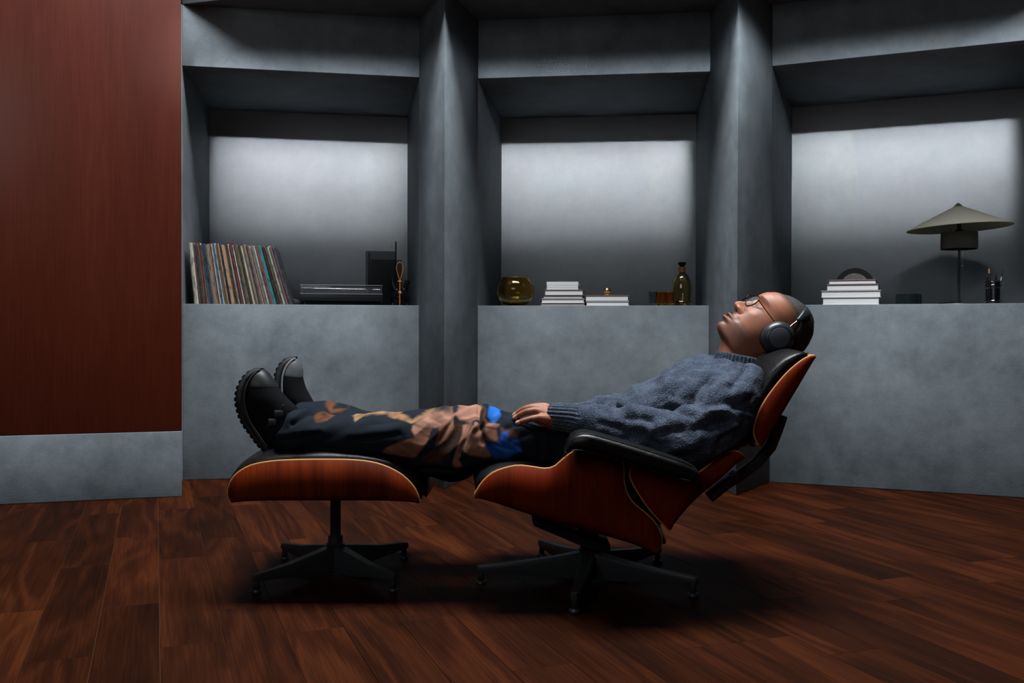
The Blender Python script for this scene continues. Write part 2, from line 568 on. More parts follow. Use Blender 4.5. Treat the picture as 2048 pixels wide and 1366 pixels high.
# ---- ottoman
OC = Vector((-0.552, 2.94, 0))
ott = empty('ottoman', OC, 0, 'rosewood ottoman with black leather cushion under the resting legs, on a four-legged swivel base', 'ottoman')
star_base(ott, OC.x, OC.y, (47, 137, 227, 317), 0.281, 0.104, M['metal_black'], 0.056, 0.0125)
lathe('hub', [(0, 0.01), (0.024, 0.01), (0.026, 0.09), (0.03, 0.098), (0.0235, 0.104), (0.0225, 0.126), (0, 0.126)], M['metal_edge'], ott, 32, OC, True)
lathe('column', [(0, 0.12), (0.0165, 0.12), (0.0165, 0.262), (0.024, 0.263), (0.024, 0.287), (0, 0.287)], M['metal_black'], ott, 32, OC, True)
box('mounting_plate', OC.x - 0.095, OC.x + 0.095, OC.y - 0.08, OC.y + 0.08, 0.283, 0.296, M['metal_black'], ott, 0.004, world=True)
YCs = YC; YC = 2.94
To = [(463, 1002), (457, 990), (458, 974), (468, 954), (490, 937), (515, 928), (560, 922), (650, 920), (720, 922), (762, 930), (800, 948), (825, 971), (835, 990), (838, 1003)]
Bo = [(463, 1002), (520, 1003), (650, 1003), (780, 1003), (838, 1003)]
so_, _, _ = shell('shell', To, Bo, 0.315, M['rosewood'], ott, 11.0, kB=0.97)
pillow('cushion', [(458, 985, 0.008, 0.28), (463, 968, 0.018, 0.295), (485, 947, 0.032, 0.30), (525, 933, 0.042, 0.305), (600, 925, 0.046, 0.308), (700, 925, 0.046, 0.308), (775, 935, 0.043, 0.305), (818, 955, 0.036, 0.30), (840, 970, 0.028, 0.295), (851, 984, 0.016, 0.29), (852, 994, 0.006, 0.28)], M['leather'], ott, 3.4, puff=0.1, Ypx=2.66)
YC = YCs

# ---- lounge chair
CC = Vector((0.238, 2.875, 0))
chair = empty('lounge_chair', CC, 0, 'reclining rosewood shell lounge chair with black leather cushions, on a five-legged base', 'lounge chair')
star_base(chair, CC.x, CC.y, (258.5, 330, 42.5, 114, 186.5), 0.332, 0.104, M['metal_black'], 0.058, 0.0155)
lathe('hub', [(0, 0.01), (0.027, 0.01), (0.029, 0.09), (0.034, 0.1), (0.027, 0.106), (0.0255, 0.14), (0, 0.14)], M['metal_edge'], chair, 32, CC, True)
lathe('column', [(0, 0.13), (0.03, 0.13), (0.03, 0.15), (0.034, 0.152), (0.034, 0.19), (0, 0.19)], M['metal_black'], chair, 32, CC, True)
tp = [P(1062, 1026, YC), P(1092, 1033, YC), P(1170, 1062, YC), P(1215, 1075, YC), P(1215, 1092, YC), P(1170, 1084, YC), P(1085, 1048, YC), P(1066, 1040, YC)]
v = [Vector((p.x, YC - 0.09, p.z)) for p in tp] + [Vector((p.x, YC + 0.09, p.z)) for p in tp]
n_ = len(tp)
bevel(mesh('tilt_plate', v, [tuple(range(n_)), tuple(range(n_, 2 * n_))] + [(i, (i + 1) % n_, n_ + (i + 1) % n_, n_ + i) for i in range(n_)], M['metal_black'], chair, world=True), 0.004)

Ts = [(950, 992), (953, 984), (965, 965), (985, 947), (1010, 937), (1035, 932), (1060, 934), (1088, 938), (1107, 935), (1121, 924), (1135, 912), (1152, 902), (1180, 896), (1215, 899), (1238, 912), (1246, 932), (1247, 962), (1253, 986), (1266, 1006), (1290, 1026), (1310, 1046), (1321, 1070), (1322, 1092), (1312, 1103)]
Bs = [(950, 992), (1000, 1011), (1070, 1036), (1130, 1055), (1200, 1072), (1260, 1088), (1300, 1101), (1312, 1103)]
shell('seat_shell', Ts, Bs, 0.335, M['rosewood_long'], chair, 10.0, N=48, kB=0.96)
Tb = [(1338, 1058), (1320, 1041), (1295, 1012), (1275, 982), (1263, 960), (1260, 944), (1268, 931), (1300, 930), (1345, 942), (1385, 950), (1408, 938), (1430, 920), (1450, 907), (1468, 902), (1480, 906), (1487, 913)]
Bb = [(1338, 1058), (1370, 1027), (1412, 987), (1450, 950), (1487, 913)]
shell('back_shell', Tb, Bb, 0.325, M['rosewood_long'], chair, 10.0, kB=0.96)
Th = [(1520, 891), (1512, 880), (1508, 862), (1513, 838), (1527, 808), (1550, 775), (1576, 745), (1602, 723), (1620, 713), (1628, 712)]
Bh = [(1520, 891), (1548, 855), (1590, 785), (1612, 745), (1628, 712)]
shell('headrest_shell', Th, Bh, 0.30, M['rosewood_long'], chair, 10.0, kB=0.96)

pillow('seat_cushion', [(956, 986, 0.012, 0.29), (962, 968, 0.03, 0.305), (990, 955, 0.042, 0.31), (1050, 958, 0.055, 0.312), (1120, 975, 0.06, 0.312), (1200, 1000, 0.06, 0.31), (1280, 1040, 0.05, 0.305), (1318, 1076, 0.028, 0.3), (1330, 1085, 0.012, 0.29)], M['leather'], chair, 3.0, puff=0.1, Ypx=2.6)
pillow('back_cushion', [(1322, 1050, 0.012, 0.27), (1318, 1020, 0.03, 0.285), (1345, 975, 0.05, 0.29), (1395, 935, 0.055, 0.29), (1440, 905, 0.045, 0.29), (1478, 888, 0.03, 0.285), (1496, 890, 0.012, 0.27)], M['leather'], chair, 3.0, puff=0.15, Ypx=2.6)
pillow('headrest_cushion', [(1512, 893, 0.012, 0.25), (1501, 872, 0.024, 0.262), (1506, 840, 0.030, 0.268), (1522, 800, 0.034, 0.268), (1548, 757, 0.036, 0.268), (1577, 727, 0.031, 0.268), (1602, 711, 0.017, 0.262), (1621, 709, 0.006, 0.25)], M['leather'], chair, 3.4, puff=0.08, Ypx=2.62)

# armrests: padded leather pads, the front end curling down
def armrest(yc):
    path = [(1131, 902, 0.012), (1133, 890, 0.021), (1143, 880, 0.0245), (1165, 878, 0.0265), (1210, 889, 0.0265), (1290, 913, 0.026), (1355, 934, 0.0255), (1380, 942, 0.020), (1391, 946, 0.008)]
    cs = catmull([(a, b, 0) for a, b, _ in path], 30)
    seg = [0.0]
    for i in range(1, len(path)): seg.append(seg[-1] + math.dist(path[i][:2], path[i - 1][:2]))
    hh = np.interp([seg[-1] * k / 29 for k in range(30)], seg, [p[2] for p in path])
    C = [P(c.x, c.y, 2.50) for c in cs]
    rings = []
    tn = (C[24] - C[8]).normalized(); up = Vector((-tn.z, 0, tn.x)); up = up if up.z > 0 else -up
    for i in range(30):
        wd_ = 0.062 * min(1, 0.75 + 0.25 * min(i, 29 - i) / 5)
        r = []
        for j in range(32):
            ph = 2 * PI * j / 32
            c, s = math.cos(ph), math.sin(ph)
            uu = up if 3 < i else (up * 0.5 + Vector((1, 0, 0)) * -0.5 * 0).normalized()
            q = C[i] + uu * (hh[i] * math.copysign(abs(s) ** (2 / 3.2), s))
            r.append(Vector((q.x, yc + wd_ * math.copysign(abs(c) ** (2 / 3.2), c), q.z)))
        rings.append(r)
    v, f = rings_geo(rings)
    a = mesh('armrest', v, f, M['leather'], chair, world=True)
    sgn = -1 if yc < YC else 1
    # piping seam along the upper and lower outer edges
    for k in (0.86, -0.86):
        pts = [C[i] + up * hh[i] * k + Vector((0, yc + sgn * 0.0615 - C[i].y, 0)) for i in range(3, 28)]
        tube('piping', pts, 0.0019, M['leather'], a, 8, world=True)
    # steel bracket joining the pad to both shells
    br = [P(1215, 905, 2.55), P(1245, 930, 2.55), P(1252, 965, 2.55), P(1262, 985, 2.55)]
    tube('bracket', [Vector((p.x, YC + sgn * 0.285, p.z)) for p in br], 0.018, M['black_matte'], a, 10, world=True, flat=1.0)
armrest(2.49)
armrest(3.27)

# bent steel braces that carry back and headrest
def brace(y):
    pts = [(1563, 830), (1552, 862), (1540, 893), (1512, 926), (1478, 951), (1450, 968), (1417, 995)]
    Cn = [P(a, b, 2.72) for a, b in pts]
    rings = []
    for i, c in enumerate(Cn):
        t = (Cn[min(i + 1, 6)] - Cn[max(i - 1, 0)]).normalized(); up = Vector((-t.z, 0, t.x))
        h = 0.0135
        rings.append([Vector((c.x + up.x * h * a, y + 0.022 * b, c.z + up.z * h * a)) for a, b in ((-1, -1), (1, -1), (1, 1), (-1, 1))])
    v, f = rings_geo(rings)
    b = bevel(mesh('brace', v, f, M['metal_black'], chair, smooth=False, world=True), 0.003, 2, 30)
    pl = [P(a, c, 2.72) for a, c in ((1418, 985), (1470, 943), (1478, 950), (1424, 994))]
    v = [Vector((p.x, y - 0.03, p.z)) for p in pl] + [Vector((p.x, y + 0.03, p.z)) for p in pl]
    mesh('shock_mount', v, [(0, 1, 2, 3), (7, 6, 5, 4), (0, 4, 5, 1), (1, 5, 6, 2), (2, 6, 7, 3), (3, 7, 4, 0)], M['metal_edge'], b, False, True)
    return b
brace(2.72)
brace(3.04)
# ------------------------------------------------------------------ the reclining person
YP = 2.88
S_ = YP / F_PX
HC = P(1540, 650, YP)                       # head centre
A30 = R(30)
HU = Vector((math.cos(A30), 0, math.sin(A30)))      # towards the crown
HF = Vector((-math.sin(A30), 0, math.cos(A30)))     # out of the face
person = empty('person', P(1190, 905, YP), 0, 'person in blue-grey knit sweater and printed dark trousers, reclining with eyes closed, feet up', 'person')

def head_pt(t, f, y): return HC + HU * t + HF * f + Vector((0, y, 0))

FT = [(78, -8), (76.5, 0), (72.3, 6), (63.8, 23), (54, 36), (48, 46), (41, 52), (34, 56), (27, 60), (20, 62), (13, 62.3), (8, 60), (2, 56), (-8, 53), (-20, 52.5), (-31, 54), (-45, 55), (-55, 56), (-62, 58), (-70, 57), (-77, 56), (-86, 54), (-91, 51.5), (-94, 47), (-95.5, 41), (-96.5, 31), (-98.5, 22), (-107, 13), (-117, 3), (-140, -15), (-175, -45)]
BT = [(78, -12), (76, -32), (67.4, -44.7), (57.2, -58.5), (42, -69.3), (29.6, -74.8), (10, -78), (-10, -76), (-30, -69), (-50, -63), (-70, -63), (-100, -76), (-130, -95), (-175, -125)]
WT = [(78, 0.004), (77, 0.016), (75, 0.029), (72, 0.041), (64, 0.057), (54, 0.067), (40, 0.0745), (20, 0.077), (0, 0.0755), (-20, 0.073), (-40, 0.069), (-60, 0.063), (-75, 0.057), (-88, 0.052), (-95, 0.049), (-107, 0.052), (-117, 0.056), (-140, 0.063), (-175, 0.068)]
KT = [(78, 0.0), (50, 0.12), (20, 0.2), (0, 0.24), (-30, 0.26), (-60, 0.3), (-85, 0.42), (-95, 0.4), (-110, 0.1), (-175, 0.0)]
NT_ = [(4, 0), (2, 2), (-6, 6), (-13, 10), (-21, 14), (-29, 18.5), (-36, 20.5), (-40.5, 19), (-44, 12), (-47, 5), (-52, 0)]
NS_ = [(4, 0.008), (-20, 0.009), (-36, 0.0125), (-52, 0.014)]
def tab(T, t):
    T = sorted(T)
    return np.interp(t, [a for a, _ in T], [b for _, b in T])

tl = np.concatenate([np.linspace(78, 60, 22), np.linspace(59, 6, 44), np.linspace(5, -90, 100), np.linspace(-90.5, -99, 20), np.linspace(-101, -175, 30)])
NA = 144
th = np.linspace(0, 2 * PI, NA, endpoint=False)
Tg, Ag = np.meshgrid(tl, th, indexing='ij')
fr, bk, wd_, kk = (tab(T, Tg) * q for T, q in ((FT, S_), (BT, S_), (WT, 1), (KT, 1)))
cs, sn = np.cos(Ag), np.sin(Ag)
fc, fa = (fr + bk) / 2, (fr - bk) / 2
f_ = fc + fa * np.sign(cs) * np.abs(cs) ** 0.92
y_ = wd_ * np.sign(sn) * np.abs(sn) ** 0.85 * (1 - kk * np.clip(cs, 0, 1) ** 2)
front = np.clip(cs, 0, 1)
g = lambda x, c, s: np.exp(-((x - c) / s) ** 2)
tpx = Tg
# nose with wings, lips, sockets, lids, cheeks, chin
f_ = f_ + (front > 0) * tab(NT_, tpx) * S_ * g(y_, 0, tab(NS_, tpx))
for sd in (-1, 1):
    f_ += (front > 0) * 0.0125 * g(y_, sd * 0.0175, 0.0075) * g(tpx, -38.5, 5.4)
    f_ -= (front > 0) * 0.0045 * g(y_, sd * 0.0095, 0.0042) * g(tpx, -45.5, 2.6)
    f_ -= (front > 0) * 0.003 * g(np.hypot((y_ - sd * 0.0175) / 0.012, (tpx + 38.5) / 8.5), 1.0, 0.16) * (np.abs(y_) > 0.0175)
    f_ -= (front > 0) * 0.007 * g(y_, sd * 0.031, 0.016) * g(tpx, -3, 10)
    f_ += (front > 0) * 0.0055 * g(y_, sd * 0.031, 0.0125) * g(tpx, -6, 6.5)
    f_ -= (front > 0) * 0.0022 * g(y_, sd * 0.031, 0.015) * g(tpx, -11 + 2.0 * ((np.abs(y_) - 0.031) / 0.013) ** 2, 1.3)
    f_ += (front > 0) * 0.003 * g(y_, sd * 0.028, 0.02) * g(tpx, 10, 5)
    f_ += (front > 0) * 0.004 * g(y_, sd * 0.042, 0.018) * g(tpx, -30, 13)
    f_ -= (front > 0) * 0.003 * g(y_, sd * 0.033, 0.007) * g(tpx, -57, 6)
lip = np.exp(-(y_ / 0.0225) ** 4)
f_ += (front > 0) * lip * S_ * (7.0 * g(tpx, -60.8, 3.6) + 8.0 * g(tpx, -70.8, 3.9) - 5.5 * g(tpx, -66, 1.3) - 2.5 * g(tpx, -77, 3.0) + 1.5 * g(tpx, -88, 6))
HP = np.array(HC) + Tg[..., None] * S_ * np.array(HU) + f_[..., None] * np.array(HF) + y_[..., None] * np.array((0, 1, 0))
head_v = [tuple(q) for q in HP.reshape(-1, 3)]
head_f = grid_faces(len(tl), NA) + [tuple(range(NA))[::-1], tuple(range((len(tl) - 1) * NA, len(tl) * NA))]

# near hand, resting on the thigh: nearest digit is the little finger
HAND = []
def digit(pts, rad): HAND.append(tube_geo(catmull([P(*q) for q in pts], 16), list(np.interp(np.linspace(0, 1, 16), np.linspace(0, 1, len(rad)), rad)), 16))
digit([(1102, 842, 2.632), (1090, 838, 2.622), (1077, 836, 2.615), (1060, 838.5, 2.613), (1045, 842.5, 2.616), (1034, 846, 2.62)], [0.017, 0.0155, 0.0108, 0.0088, 0.0078, 0.0062])
digit([(1104, 835, 2.642), (1088, 829, 2.637), (1071, 822, 2.634), (1052, 824, 2.636), (1039, 830, 2.64), (1029, 836, 2.645)], [0.0175, 0.0165, 0.0118, 0.0096, 0.0086, 0.0068])
digit([(1105, 829, 2.658), (1088, 821, 2.656), (1067, 815.5, 2.656), (1048, 819, 2.661), (1037, 825, 2.666), (1028, 831, 2.67)], [0.0175, 0.0165, 0.012, 0.0098, 0.0088, 0.0068])
digit([(1105, 824, 2.674), (1089, 816, 2.676), (1069, 814, 2.678), (1049, 818, 2.685), (1039, 825, 2.69), (1033, 831, 2.694)], [0.017, 0.016, 0.0118, 0.0096, 0.0086, 0.0068])
digit([(1104, 836, 2.68), (1092, 838, 2.70), (1077, 840, 2.714), (1061, 843, 2.72), (1049, 846, 2.716)], [0.017, 0.0155, 0.0125, 0.0105, 0.0075])
HAND.append(tube_geo([P(1100, 845, 2.645), P(1086, 843, 2.64), P(1074, 839, 2.635)], [0.016, 0.0145, 0.011], 16))
HAND.append(tube_geo([P(1175, 842, 2.62), P(1135, 836, 2.645), P(1112, 833, 2.655), P(1095, 832, 2.655)], [0.031, 0.028, 0.026, 0.022], 20, flat=0.95))
# far hand, lying in the lap behind it
def dig2(pts, rad): HAND.append(tube_geo(catmull([P(*q) for q in pts], 14), list(np.interp(np.linspace(0, 1, 14), np.linspace(0, 1, len(rad)), rad)), 14))
for k, (yk, hk) in enumerate([(3.0, 4), (2.98, 1), (2.955, 0), (2.93, 2)]):
    dig2([(1128, 830 + hk, yk), (1108, 826 + hk, yk - 0.012), (1088, 827 + hk, yk - 0.02), (1075, 832 + hk, yk - 0.03), (1067, 837 + hk, yk - 0.034)], [0.015, 0.0135, 0.0105, 0.009, 0.0065])
HAND.append(tube_geo([P(1200, 828, 3.06), P(1150, 832, 3.0), P(1128, 832, 2.965), P(1112, 829, 2.955)], [0.033, 0.029, 0.026, 0.02], 18))

LIMBS = []
tors = [(1185, 890, 0.07, 0.15), (1260, 855, 0.075, 0.15), (1340, 815, 0.08, 0.165), (1400, 785, 0.07, 0.17), (1445, 765, 0.05, 0.14), (1475, 752, 0.035, 0.08), (1490, 740, 0.03, 0.05)]
def torso_rings(secs, n=2.3, NC=48):
    nrm = Vector((-0.488, 0, 0.873)); out = []
    for px, py, h, w_ in secs:
        c = P(px, py, YP); r = []
        for j in range(NC):
            a = 2 * PI * j / NC; ca, sa = math.cos(a), math.sin(a)
            r.append(c + nrm * (h * math.copysign(abs(sa) ** (2 / n), sa)) + Vector((0, w_ * math.copysign(abs(ca) ** (2 / n), ca), 0)))
        out.append(r)
    return rings_geo(out)
LIMBS.append(torso_rings(tors))
LIMBS.append(tube_geo([P(1475, 785, 2.72), P(1452, 815, 2.62), P(1392, 872, 2.58), P(1300, 868, 2.585), P(1175, 842, 2.62)], [0.036, 0.042, 0.042, 0.044, 0.031], 18))
LIMBS.append(tube_geo([P(1445, 775, 3.04), P(1400, 795, 3.14), P(1330, 812, 3.2), P(1265, 822, 3.14), P(1195, 829, 3.05)], [0.035, 0.04, 0.042, 0.04, 0.033], 18))
for y0, dy in ((2.76, 0), (3.0, -4)):
    LIMBS.append(tube_geo([P(1195, 893, y0 + (YP - y0) * 0.3), P(1080, 890, y0), P(950, 880 + dy, y0), P(800, 878 + dy, y0), P(660, 872 + dy, y0), P(565, 868 + dy * 5, y0)], [0.085, 0.075, 0.058, 0.052, 0.042, 0.035], 18))
    a_, b_ = ((548, 880), (520, 790)) if y0 < YP else ((600, 862), (594, 818))
    LIMBS.append(tube_geo([P(*a_, y0), P(*b_, y0)], [0.03, 0.012], 16))
body_me = remesh([(head_v, head_f)] + HAND + LIMBS, 0.0021, 2)
body = add_mesh('body', body_me, None, person)
cw = co(body_me) + np.array(root_loc(person))
rel = cw - np.array(HC)
ht, hf, hy = rel @ np.array(HU) / S_, rel @ np.array(HF) / S_, rel[:, 1]
base = np.tile(np.array([0.25, 0.086, 0.040]), (len(cw), 1))
nz = vnoise(cw * 60, 1)[:, None]
base *= 0.9 + 0.2 * nz
inhead = (ht > -125) & (np.abs(hy) < 0.09) & (hf > -90) & (hf < 85)
def tint(mask, colr, amt=1.0):
    global base
    k = np.clip(mask * amt * inhead, 0, 1)[:, None]
    base = base * (1 - k) + np.array(colr) * k
# warmer cheeks and nose, stubble on jaw and upper lip
tint(g(ht, -32, 22) * smooth_step(20, 50, hf), (0.31, 0.098, 0.045), 0.6)
stub = smooth_step(-46, -58, ht) * smooth_step(-2, 20, hf + 0.25 * ht + 18) * (0.6 + 0.4 * vnoise(cw * 500, 4))
tint(stub, (0.06, 0.028, 0.018), 0.75)
side = smooth_step(-60, 15, ht) * g(hf, -6, 14)
tint(side * (0.6 + 0.4 * vnoise(cw * 500, 5)), (0.05, 0.025, 0.017), 0.5)
hair_line = np.interp(hf, [-80, -55, -30, -18, 0, 60], [-12, 2, 24, 44, 48, 50])
tint(smooth_step(-16, 2, ht - hair_line) * (0.7 + 0.3 * vnoise(cw * 600, 9)), (0.012, 0.009, 0.008), 0.95)
lipm = g(hy, 0, 0.022) * smooth_step(38, 52, hf)
tint(lipm * g(ht, -62, 4.0), (0.09, 0.03, 0.023), 0.8)
tint(lipm * g(ht, -70.5, 3.6), (0.19, 0.062, 0.05), 0.85)
tint(g(hy, 0, 0.026) * g(ht, -66 + 9 * (hy / 0.024) ** 2, 0.9) * smooth_step(38, 50, hf), (0.02, 0.008, 0.006))
for sd in (-1, 1):
    lash = -11 + 5.0 * (np.abs(hy) - 0.031) / 0.013 + 2.0 * ((np.abs(hy) - 0.031) / 0.013) ** 2
    on = (np.sign(hy) == sd) * smooth_step(0.0155, 0.0185, np.abs(hy)) * smooth_step(0.049, 0.044, np.abs(hy)) * (hf > 20)
    tint(on * g(ht, lash, 1.5), (0.006, 0.004, 0.004), 1.5)
    brow = 11 + 150 * (np.abs(hy) - 0.03) * -0.0 - 3.5 * ((np.abs(hy) - 0.036) / 0.02) ** 2
    on = (np.sign(hy) == sd) * smooth_step(0.012, 0.018, np.abs(hy)) * smooth_step(0.06, 0.052, np.abs(hy)) * (hf > 15)
    tint(on * g(ht, brow, 2.3) * (0.3 + 0.7 * vnoise(cw * 450, 12)), (0.02, 0.011, 0.008), 0.8)
    tint(g(hy, sd * 0.0095, 0.0052) * g(ht, -46.3, 3.0) * (hf > 48), (0.012, 0.004, 0.003), 1.2)  # shade inside the nostrils, painted into the skin colour
    tint(g(np.hypot((hy - sd * 0.0175) / 0.0125, (ht + 38.5) / 9.0), 1.0, 0.14) * (np.abs(hy) > 0.018) * (hf > 40), (0.06, 0.02, 0.012), 0.7)  # painted crease shade behind each nose wing
# nails and knuckles of the visible hand
for tip in (P(1034.5, 845, 2.612), P(1029, 833.5, 2.638), P(1028, 828.5, 2.664), P(1033, 829, 2.688)):
    d = np.linalg.norm(cw - np.array(tip), axis=1)
    k = (smooth_step(0.0088, 0.0066, d))[:, None]
    base = base * (1 - k) + np.array((0.5, 0.28, 0.2)) * k
for q in ((1060, 838, 2.605), (1050, 820, 2.628), (1046, 815.5, 2.655), (1077, 833, 2.607), (1071, 820, 2.626)):
    d = np.linalg.norm(cw - np.array(P(*q)), axis=1)
    k = (smooth_step(0.012, 0.002, d) * 0.5)[:, None]
    base = base * (1 - k) + np.array((0.08, 0.03, 0.018)) * k
set_col(body_me, base)
t = NT('skin'); v = t.obj()
t.p(Base_Color=t.n('Attribute', attribute_name='tint').outputs['Color'], Roughness=0.52, Specular_IOR_Level=0.38, Subsurface_Weight=0.12, Subsurface_Scale=0.006)
t.b.inputs['Subsurface Radius'].default_value = (1.0, 0.4, 0.2)
t.bump(t.noise(v, 700, 2), 0.1, 0.001)
body_me.materials[0] = t.m

# cropped hair over the scalp
hl = np.interp(f_ / S_, [-80, -55, -30, -18, 0, 60], [-12, 2, 24, 44, 48, 50])
hm = smooth_step(-3, 9, Tg - hl)
off = hm * 0.0045
cent = np.array(head_pt(0.01, -0.01, 0))
dirv = HP - cent
dirv /= np.linalg.norm(dirv, axis=2)[..., None]
hv = HP + dirv * (off + hm * 0.0022 * vnoise((HP * 420).reshape(-1, 3), 3).reshape(hm.shape) - 0.0012)[..., None]
keep = hm > 0.02
idx = -np.ones(hm.shape, int); fs = []
vv = []
for i in range(len(tl) - 1):
    for j in range(NA):
        q = [(i, j), (i, (j + 1) % NA), (i + 1, (j + 1) % NA), (i + 1, j)]
        if all(keep[a] for a in q): fs.append(q)
used = {}
ff = []
for q in fs:
    r = []
    for a in q:
        if a not in used: used[a] = len(vv); vv.append(tuple(hv[a]))
        r.append(used[a])
    ff.append(tuple(r))
top = tuple(used[(0, j)] for j in range(NA))
ff.append(top[::-1])
t = NT('hair'); v = t.obj()
t.p(Base_Color=(0.008, 0.0065, 0.006), Roughness=0.65)
t.bump(t.noise(v, 520, 3, 0.7), 0.6, 0.003)
mesh('hair', vv, ff, t.m, person, world=True)

# ---- trousers
def leg_rings(secs, n=2.5, NC=48, N=60):
    top = catmull([(a, b, 0) for a, b, *_ in secs], N); bot = catmull([(c, d, 0) for _, _, c, d, *_ in secs], N)
    tt = np.linspace(0, 1, N); ss = np.linspace(0, 1, len(secs))
    seg = [0.0]
    for i in range(1, len(secs)): seg.append(seg[-1] + math.dist(secs[i][:2], secs[i - 1][:2]))
    ss = np.array(seg) / seg[-1]
    Y = np.interp(tt, ss, [s[4] for s in secs]); W = np.interp(tt, ss, [s[5] for s in secs])
    rings = []
    for i in range(N):
        a, b = P(top[i].x, top[i].y, Y[i]), P(bot[i].x, bot[i].y, Y[i] - W[i] * 0.5)
        b.y = a.y
        c = (a + b) / 2; h = (a - b) / 2
        rings.append([c + h * math.copysign(abs(math.sin(q)) ** (2 / n), math.sin(q)) + Vector((0, W[i] * math.copysign(abs(math.cos(q)) ** (2 / n), math.cos(q)), 0)) for q in [2 * PI * j / NC for j in range(NC)]])
    return rings_geo(rings)
NEAR = [(590, 818, 546, 900, 2.745, 0.085), (625, 829, 590, 907, 2.75, 0.098), (692, 830, 680, 913, 2.755, 0.105), (743, 828, 740, 918, 2.755, 0.108), (800, 827, 800, 926, 2.755, 0.11), (850, 825, 845, 950, 2.755, 0.112), (900, 820, 890, 961, 2.755, 0.112), (940, 816, 925, 957, 2.755, 0.112), (985, 820, 975, 940, 2.755, 0.112), (1030, 832, 1030, 938, 2.755, 0.115), (1075, 842, 1085, 938, 2.76, 0.12), (1120, 851, 1130, 938, 2.77, 0.125), (1200, 850, 1200, 938, 2.79, 0.13)]
FAR = [(602, 806, 575, 885, 3.0, 0.085), (640, 805, 625, 893, 3.0, 0.098), (690, 813, 690, 900, 3.0, 0.105), (743, 826, 740, 905, 3.0, 0.108), (850, 828, 850, 925, 3.0, 0.11), (930, 823, 920, 935, 3.0, 0.112), (985, 824, 975, 930, 3.0, 0.112), (1020, 828, 1020, 930, 3.0, 0.115), (1060, 831, 1060, 930, 3.0, 0.12), (1200, 850, 1200, 930, 2.97, 0.13)]
tr_me = remesh([leg_rings(NEAR), leg_rings(FAR)], 0.0031, 4)
trousers = add_mesh('trousers', tr_me, None, person)
a = co(tr_me) + np.array(root_loc(person)); nn = normals(tr_me)
def fold(p, rot, sc_, seed):
    c, s = math.cos(rot), math.sin(rot)
    q = np.stack([(p[:, 0] * c + p[:, 2] * s) * sc_[0], p[:, 1] * sc_[1], (-p[:, 0] * s + p[:, 2] * c) * sc_[2]], 1)
    n = vnoise(q + 0.6 * vnoise(q * 0.8, seed + 9)[:, None], seed)
    return 1 - np.abs(2 * n - 1) * 1.0
kx = lambda px: P(px, 870, 2.7).x
knee = np.exp(-((a[:, 0] - kx(950)) / 0.16) ** 2); ank = np.exp(-((a[:, 0] - kx(590)) / 0.12) ** 2)
ds = (fold(a, 0.55, (7, 8, 22), 2) - 0.6) * (0.006 + 0.012 * knee + 0.008 * ank) + (fold(a, -0.5, (9, 10, 26), 6) - 0.6) * (0.003 + 0.009 * knee) + (fold(a, 0.05, (4, 8, 18), 13) - 0.6) * 0.006
def creases(p, lines, Yp, wdt, dep):
    out = np.zeros(len(p))
    for x0, y0, x1, y1, k in lines:
        A, B = P(x0, y0, Yp), P(x1, y1, Yp); A, B = np.array((A.x, A.z)), np.array((B.x, B.z))
        e = B - A; w_ = p[:, [0, 2]] - A; tt = (w_ @ e) / (e @ e)
        tc = np.clip(tt, 0, 1); dv = w_ - tc[:, None] * e
        sg = np.sign(e[0] * w_[:, 1] - e[1] * w_[:, 0]); d = np.linalg.norm(dv, axis=1) * sg
        fall = np.exp(-(np.maximum(0, np.abs(tt - 0.5) - 0.4) / 0.22) ** 2)
        out += k * dep * fall * (-np.exp(-(d / wdt) ** 2) + 0.85 * np.exp(-((d - 2.4 * wdt) / (1.7 * wdt)) ** 2) + 0.35 * np.exp(-((d + 2.6 * wdt) / (2 * wdt)) ** 2))
    return out
TC = [(584, 850, 627, 825, 1.3), (640, 836, 720, 832, 0.5), (560, 882, 640, 868, 0.6), (957, 826, 966, 884, 1.2), (940, 850, 922, 905, 0.8), (985, 842, 950, 866, 0.7), (905, 842, 880, 880, 0.6), (1076, 868, 1083, 912, 0.9), (1045, 872, 1110, 862, 0.7), (840, 935, 935, 938, 0.7), (700, 880, 800, 868, 0.5), (1010, 860, 1060, 848, 0.5), (860, 845, 900, 830, 0.5), (740, 850, 840, 842, 0.35)]
ds = ds + creases(a, TC, 2.66, 0.0062, 0.0075) * smooth_step(2.86, 2.76, a[:, 1])
a2 = a + nn * ds[:, None]
set_co(tr_me, a2 - np.array(root_loc(person)))
# the woven print: petals and two blue patches on a blue-black ground
def poly(pts): return np.array([[P(x, y, 2.67).x, P(x, y, 2.67).z] for x, y in pts])
def sdist(p, pl):
    n = len(pl); d = np.full(len(p), 1e9); ins = np.zeros(len(p), bool)
    for i in range(n):
        A, B = pl[i], pl[(i + 1) % n]
        e = B - A; w_ = p - A
        tt = np.clip((w_ @ e) / (e @ e), 0, 1)
        d = np.minimum(d, np.linalg.norm(w_ - tt[:, None] * e, axis=1))
        c = ((A[1] > p[:, 1]) != (B[1] > p[:, 1])) & (p[:, 0] < (B[0] - A[0]) * (p[:, 1] - A[1]) / (B[1] - A[1] + 1e-12) + A[0])
        ins ^= c
    return np.where(ins, d, -d)
xz = a[:, [0, 2]] + (np.stack([vnoise(a * 32, 21) + 0.25 * vnoise(a * 80, 23), vnoise(a * 32, 22) + 0.25 * vnoise(a * 80, 24)], 1) - 0.62) * 0.006
gc = np.tile(np.array([0.0062, 0.0098, 0.0150]), (len(a), 1)) * (0.85 + 0.3 * vnoise(a * 30, 3))[:, None]
